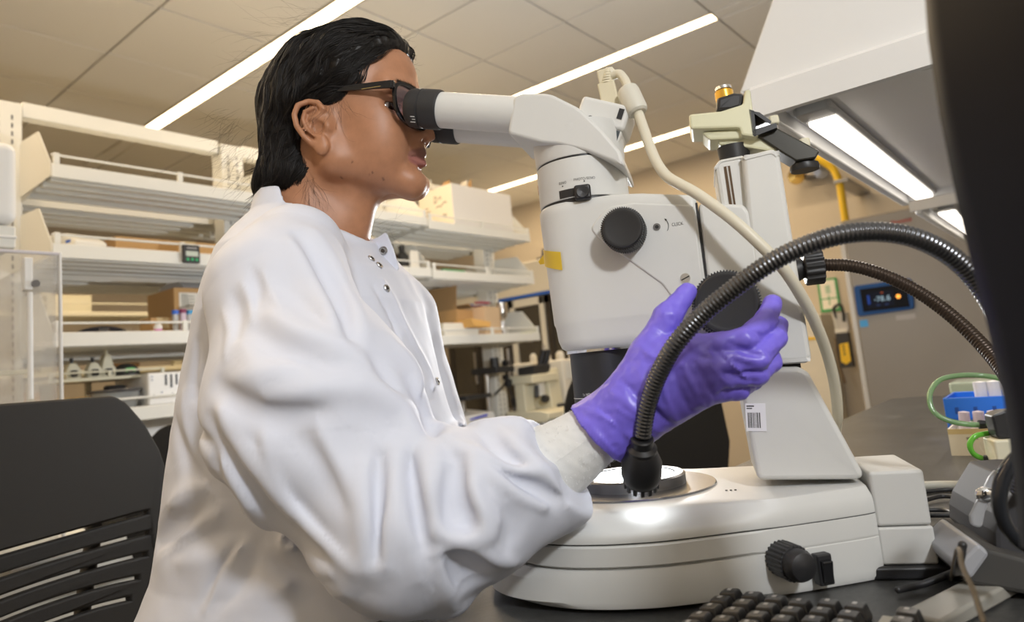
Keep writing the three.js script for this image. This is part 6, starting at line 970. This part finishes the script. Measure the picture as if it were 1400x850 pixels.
  const flow = (p, seed) => { const a = smooth(-.105, .06, p.x), side = smooth(.025, .068, Math.abs(p.z)); const v = V(-(.25 + .85 * a) - .1 * side, -(1 - a) * 1.1 - .75 * side * smooth(-.04, .05, p.y) + .35 * smooth(.05, .1, p.x) * (1 - side), Math.sign(p.z) * .25 * smooth(.06, .11, p.y)); v.x += .62 * noise3(p.x * 17 + seed, p.y * 17, p.z * 17); v.y += .45 * noise3(p.x * 17, p.y * 17 + seed, p.z * 17 + 4); v.z += .38 * noise3(p.x * 15, p.y * 15 + 9, p.z * 15 + seed); return v; };
  const ribbon = (pts, R) => { const b0 = pos.length / 3, n = pts.length; pts.forEach((p, i) => { const t = pts[Math.min(i + 1, n - 1)].clone().sub(pts[Math.max(i - 1, 0)]).normalize(), u = t.clone().cross(V(.3, .5, .8)).normalize(), w = t.clone().cross(u), rr = R * Math.min(1, .12 + 2.4 * i / n) * Math.pow(1 - i / (n - 1) * .97, .6); for (let k = 0; k < 4; k++) { const a = k * Math.PI / 2; const q = p.clone().addScaledVector(u, Math.cos(a) * rr).addScaledVector(w, Math.sin(a) * rr); pos.push(...fromHead(q.x, q.y, q.z)); } }); for (let i = 0; i + 1 < n; i++) for (let k = 0; k < 4; k++) { const a = b0 + i * 4 + k, b = b0 + i * 4 + (k + 1) % 4; idx.push(a, b, a + 4, b, b + 4, a + 4); } };
  // locks: bundles of strands that follow one path, wide at the root and drawn together at the tip
  let made = 0; for (let tries = 0; made < 330 && tries < 30000; tries++) {
    let p = V(lerp(-.14, .11, r()), lerp(-.1, .14, r()), lerp(-.09, .09, r())); if (Math.abs(bulk(p.x, p.y, p.z)) > .03) continue; for (let i = 0; i < 4; i++) p.addScaledVector(grad(p.x, p.y, p.z), -bulk(p.x, p.y, p.z));
    const gap = edge(p.y, Math.abs(p.z)) - p.x; if (gap < -.001 || p.y < -.08) continue; if (p.z < -.02 && r() < .55) continue; if (gap > .02 && r() < .25) continue;
    const seed = r() * 30, L = .055 + .085 * r(), step = .0058, path = [], wide = .0035 + .0045 * r(), high = .0015 + .0045 * r(), phase = r() * 6.28, flare = r() < .4 ? 1 : 0;
    for (let s = 0; s < L; s += step) {
      const g = grad(p.x, p.y, p.z); p.addScaledVector(g, -bulk(p.x, p.y, p.z)); const v = flow(p, seed); v.addScaledVector(g, -v.dot(g)).normalize(); const side = v.clone().cross(g).normalize(); v.addScaledVector(side, .34 * Math.sin(s * 95 + phase)).normalize();
      path.push([p.clone(), g.clone(), side]); p = p.clone().addScaledVector(v, step); if (p.y < -.112 || (p.x > edge(p.y, Math.abs(p.z)) + .003 && p.y < .06)) break;
    }
    if (path.length < 5) continue; const n = path.length;
    if (flare && path[n - 1][0].y < -.045) { let q = path[n - 1][0].clone(); const [, g, side] = path[n - 1]; for (let i = 0; i < 4; i++) { q = q.clone().add(V(-.003, -.0035, 0)).addScaledVector(g, .002 + .001 * i); path.push([q, g, side]); } }
    const count = 9 + Math.floor(wide * 1600), m = path.length;
    for (let k = 0; k < count; k++) { const u = r() * 2 - 1, h = (1 - u * u) * (.35 + .65 * r()), jit = r() * 10, cut = Math.max(5, Math.floor(m * (.7 + .3 * r()))); const pts = path.slice(0, cut).map(([c, g, side], i) => { const t = i / (m - 1), w = wide * (1 - .72 * t * t) * (.55 + .45 * Math.min(1, t * 5)); return c.clone().addScaledVector(side, u * w + .0007 * Math.sin(i * .9 + jit)).addScaledVector(g, high * h * Math.min(1, t * 4) * (1 - .3 * t) + .0004); }); ribbon(pts, .00032 + .0005 * r()); }
    made++;
  }
  const strands = (name, m, kindParent) => { const g = new THREE.BufferGeometry(); g.setAttribute('position', new THREE.Float32BufferAttribute(pos.slice(), 3)); g.setIndex(idx.slice()); g.computeVertexNormals(); const q = part(name, place(g), m, kindParent); q.userData.kind = 'stuff'; pos.length = 0; idx.length = 0; return q; };
  strands('hair_strands', hairMat, hair);
  // loose hairs round the outline, wisps before the ear and at the nape
  const wisp = (start, dir, L, R, curl, sd) => { const pts = [], v = dir.clone().normalize(); let p = start.clone(); for (let i = 0; i < 12; i++) { pts.push(p.clone()); v.add(V(noise3(sd, i * .3, 1), noise3(sd + 7, i * .3, 2) - .12, noise3(sd + 3, i * .3, 5)).multiplyScalar(curl)).normalize(); p.addScaledVector(v, L / 12); } ribbon(pts, R); };
  for (let i = 0; i < 120; i++) { const a = r() * 2.6 + .2; const p = V(Math.cos(a) * .1 - .01, .03 + Math.sin(a) * .098, (r() - .5) * .08); wisp(p, V(-.7 + .5 * (r() - .5), .35 * r() + .1, (r() - .5) * .4), .04 + .06 * r(), .00011, .2, i); }
  for (let i = 0; i < 130; i++) wisp(V(-.115 - .02 * r(), -.09 + .1 * r(), (r() - .3) * .11), V(-.7 - r() * .4, -.9 + 1.2 * r(), (r() - .5) * .6), .025 + .04 * r(), .00015, .22, 200 + i);
  for (let i = 0; i < 26; i++) wisp(V(.03 - .04 * r(), -.005 - .01 * r(), .074), V(.3 * r() - .1, -1, .12), .03 + .05 * r(), .00016, .45, 400 + i);
  for (let i = 0; i < 60; i++) wisp(V(-.035 + .012 * r(), -.085 - .03 * r(), .04 + .02 * r()), V(.6 * r() - .2, -.8, .35 * r()), .02 + .05 * r(), .00016, .3, 500 + i);
  for (let i = 0; i < 26; i++) wisp(V(.0 + .03 * r(), -.14 - .02 * r(), -.045), V(1, -.35 + .6 * r(), -.2), .03 + .05 * r(), .00011, .35, 600 + i);
  for (let i = 0; i < 40; i++) wisp(V(.07 + .02 * r(), .062 + .03 * r(), (r() - .5) * .08), V(.5, .3 * r() - .1, .2 * (r() - .5)), .015 + .02 * r(), .00014, .6, 700 + i);
  strands('loose_hairs', hairMat, hair);
  for (let i = 0; i < 46; i++) { const t = i / 46, a = lerp(.020, .048, t); for (const s of [-1, 1]) { const x0 = .066 + Math.sqrt(Math.max(0, .0174 ** 2 - (a - .035) ** 2 - .0036 ** 2)); wisp(V(x0, -.0119, s * a), V(.9, -.25, s * (t - .4) * .8), .006, .00016, .1, 900 + i); } } strands('eyelashes', hairMat, person);
  for (let i = 0; i < 170; i++) { const a = lerp(.010, .050, r()); for (const s of [-1, 1]) { const y0 = .0125 - (a - .03) ** 2 * 4 + (r() - .5) * .006; let p = V(.1, y0, s * a); for (let k = 0; k < 6; k++) { const e = .001, g = V(headSdf(p.x + e, p.y, p.z) - headSdf(p.x - e, p.y, p.z), headSdf(p.x, p.y + e, p.z) - headSdf(p.x, p.y - e, p.z), headSdf(p.x, p.y, p.z + e) - headSdf(p.x, p.y, p.z - e)).normalize(); p.addScaledVector(g, -headSdf(p.x, p.y, p.z)); } wisp(p, V(-.1, .35, s), .008, .0002, .1, 1200 + i); } } strands('eyebrows', hairMat, person);
}
{ // glasses
  const o = V(...fromHead(0, 0, 0)), w = inAxes([o.x, 0, o.z]), t = thing('eyeglasses', 'black-framed glasses worn by the person at the eyepieces', 'glasses', [w.x, BENCH + HEAD[1], w.z], AXIS - HEAD_TURN);
  const fr = mat(lin(.012, .011, .012), .12), gold = mat(lin(.55, .42, .18), .25, .8), glass = new THREE.MeshPhysicalMaterial({ color: lin(.90, .88, .95), roughness: .02, transmission: .96, thickness: 0, ior: 1.5 });
  const rim = (r) => { const pts = []; for (let i = 0; i < 44; i++) { const a = i / 44 * 2 * Math.PI, c = Math.cos(a), s = Math.sin(a); pts.push([Math.sign(c) * Math.pow(Math.abs(c), .72) * (.0285 + r) + .0, Math.sign(s) * Math.pow(Math.abs(s), .78) * (.0225 + r) + c * .0035]); } return pts; };
  for (const s of [-1, 1]) {
    const turn = (g) => g.rotateY(Math.PI / 2).translate(0, -.0185, 0).rotateY(s * -.36).translate(.1005, 0, s * .0375);
    const mir = (p) => s > 0 ? p.map(([x, y]) => [-x, y]) : p;
    const f = part('frame_rim', turn(ext(mir(rim(.0045)), -.0022, .0022, .001, 2, [mir(rim(.0)).slice().reverse()])), fr, t); void f;
    part('lens', turn(ext(mir(rim(.0003)), -.0005, .0005)), glass, t);
    part('temple', mg([(() => { const q = ext([[-.135, -.004], [-.05, -.0035], [.0, -.0045], [.0, .0050], [-.05, .0035], [-.135, .002]], -.0017, .0017, .0007); return q.rotateY(s * .012).rotateZ(-.06).translate(.0885, -.001, s * .0715); })()]), fr, t);
    part('hinge_plate', box(.007, .009, .006, .0885, -.0005, s * .069, .001), fr, t); part('temple_inlay', box(.024, .0008, .0003, .064, -.0022, s * .0736), gold, t);
  }
  part('bridge', tube([[.1105, -.006, -.009], [.1145, -.003, 0], [.1105, -.006, .009]], .0018, 16, 8), fr, t);
}
// ---------- task chairs ----------
{
  const shell = mat(lin(.014, .0125, .011), .55, 0, { specularIntensity: .55, bumpMap: fineGrain(.012), bumpScale: .0003 }), tubeM = mat(lin(.03, .03, .03), .4);
  const seatX = -.62, at = inAxes([seatX, 0, -.01]);
  const plane = (px, py, xc) => { const d = sight(px, py), D = [d.dot(AX), d.y, d.dot(AZ)], t = (xc - EYE[0]) / D[0]; return [EYE[2] + D[2] * t, EYE[1] + D[1] * t + BENCH]; };   // [z, height] where a sight line meets the backrest
  const xc = -.83, topY = plane(80, 546, xc)[1], rightZ = plane(222, 650, xc), corner = plane(166, 549, xc);
  const zr = -corner[0], w0 = zr + .0, w1 = -rightZ[0];
  const out = [[-w0 + .02, topY], [w0 - .02, topY], [w0 + .004, topY - .012], [-plane(193, 580, xc)[0], plane(193, 580, xc)[1]], [-plane(211, 615, xc)[0], plane(211, 615, xc)[1]], [w1, rightZ[1]], [w1 + .012, rightZ[1] - .16], [w1 - .02, rightZ[1] - .3], [-w1 + .02, rightZ[1] - .3], [-w1 - .012, rightZ[1] - .16], [-w1, rightZ[1]], [plane(211, 615, xc)[0], plane(211, 615, xc)[1]], [plane(193, 580, xc)[0], plane(193, 580, xc)[1]], [-w0 - .004, topY - .012]].reverse();
  const ends = [[197.6, 699.7, 0, 757], [199, 727.7, 0, 788], [195.6, 757, 0, 818], [184, 789, 0, 848], [172, 818, 0, 878]].map(([a, b, c, d]) => [plane(a, b, xc), plane(c, d, xc)]);
  const holes = ends.map(([e, m]) => { const Z = -e[0], ye = e[1], zm = -m[0], k = (m[1] - ye) / (zm * zm - Z * Z + 1e-6), f = (z) => ye + k * (z * z - Z * Z), up = [], dn = []; for (let i = 0; i <= 24; i++) { const z = -Z + 2 * Z * i / 24, h = i === 0 || i === 24 ? .003 : .0028; up.push([z, f(z) + h]); dn.push([z, f(z) - h]); } return [...up, ...dn.reverse()]; });
  const build = (chair, solid) => {
  const back = ext(rounded(out, .03, 6, .02), 0, .014, .004, 3, solid ? [] : holes); back.rotateY(Math.PI / 2);            // outline x -> -z
  const p = back.attributes.position; for (let i = 0; i < p.count; i++) { const z = p.getZ(i); p.setX(i, p.getX(i) + .22 * z * z + .06 * Math.pow(Math.max(0, topY - .25 - p.getY(i)), 1)); } 
  part('backrest', back.translate(xc - seatX - .014, 0, .01), shell, chair);
  for (const s of [-1, 1]) part('back_support', tube([[xc - seatX - .03, topY - .2, s * .14 + .01], [xc - seatX - .05, topY - .42, s * .13 + .01], [-.16, .50, s * .12 + .01], [.0, .465, s * .1 + .01]], .012, 40, 10), tubeM, chair);
  part('seat', ext(rounded([[-.22, -.22], [.2, -.21], [.22, -.1], [.22, .1], [.2, .21], [-.22, .22]], .05, 6, .03), 0, .03, .01, 3).rotateX(-Math.PI / 2).translate(0, .476, .01), shell, chair);
  part('mechanism', box(.16, .05, .12, 0, .445, .01, .01), tubeM, chair); part('gas_column', rod([0, .1, .01], [0, .43, .01], .025, 20), W.steel, chair); part('hub', rod([0, .07, .01], [0, .14, .01], .035, 20), tubeM, chair);
  for (let i = 0; i < 5; i++) { const a = i / 5 * 6.283 + .3, c = Math.cos(a), s = Math.sin(a); part('base_leg', rod([0, .1, .01], [c * .27, .07, .01 + s * .27], .016, 10, .011), tubeM, chair); part('caster', rod([c * .27 - s * .02, .03, .01 + s * .27 + c * .02], [c * .27 + s * .02, .03, .01 + s * .27 - c * .02], .029, 18), W.black, chair); }
  return chair; };
  const q = atD(925, 600, 1.75), q2 = atD(310, 650, 1.95);
  const first = build(thing('task_chair', 'black plastic chair with a slotted backrest behind the person', 'chair', [at.x, 0, at.z], AXIS));
  copy(first, 'black chair mostly hidden behind the back of the coat, near the rear bench', [q2.x, 0, q2.z], Math.atan2(q2.z, -q2.x)).scale.set(1, .925, 1);
  build(thing('solid_back_chair', 'empty dark chair with a plain rounded backrest, seen under the gloved hand', 'chair', [q.x - .1, 0, q.z - .2], rad(-40)), true);
}

scene.traverse((o) => { if (o.isMesh) { o.castShadow = true; o.receiveShadow = true; } if (o.isLight && !o.isRectAreaLight) o.castShadow = true; });
renderer.render(scene, camera);
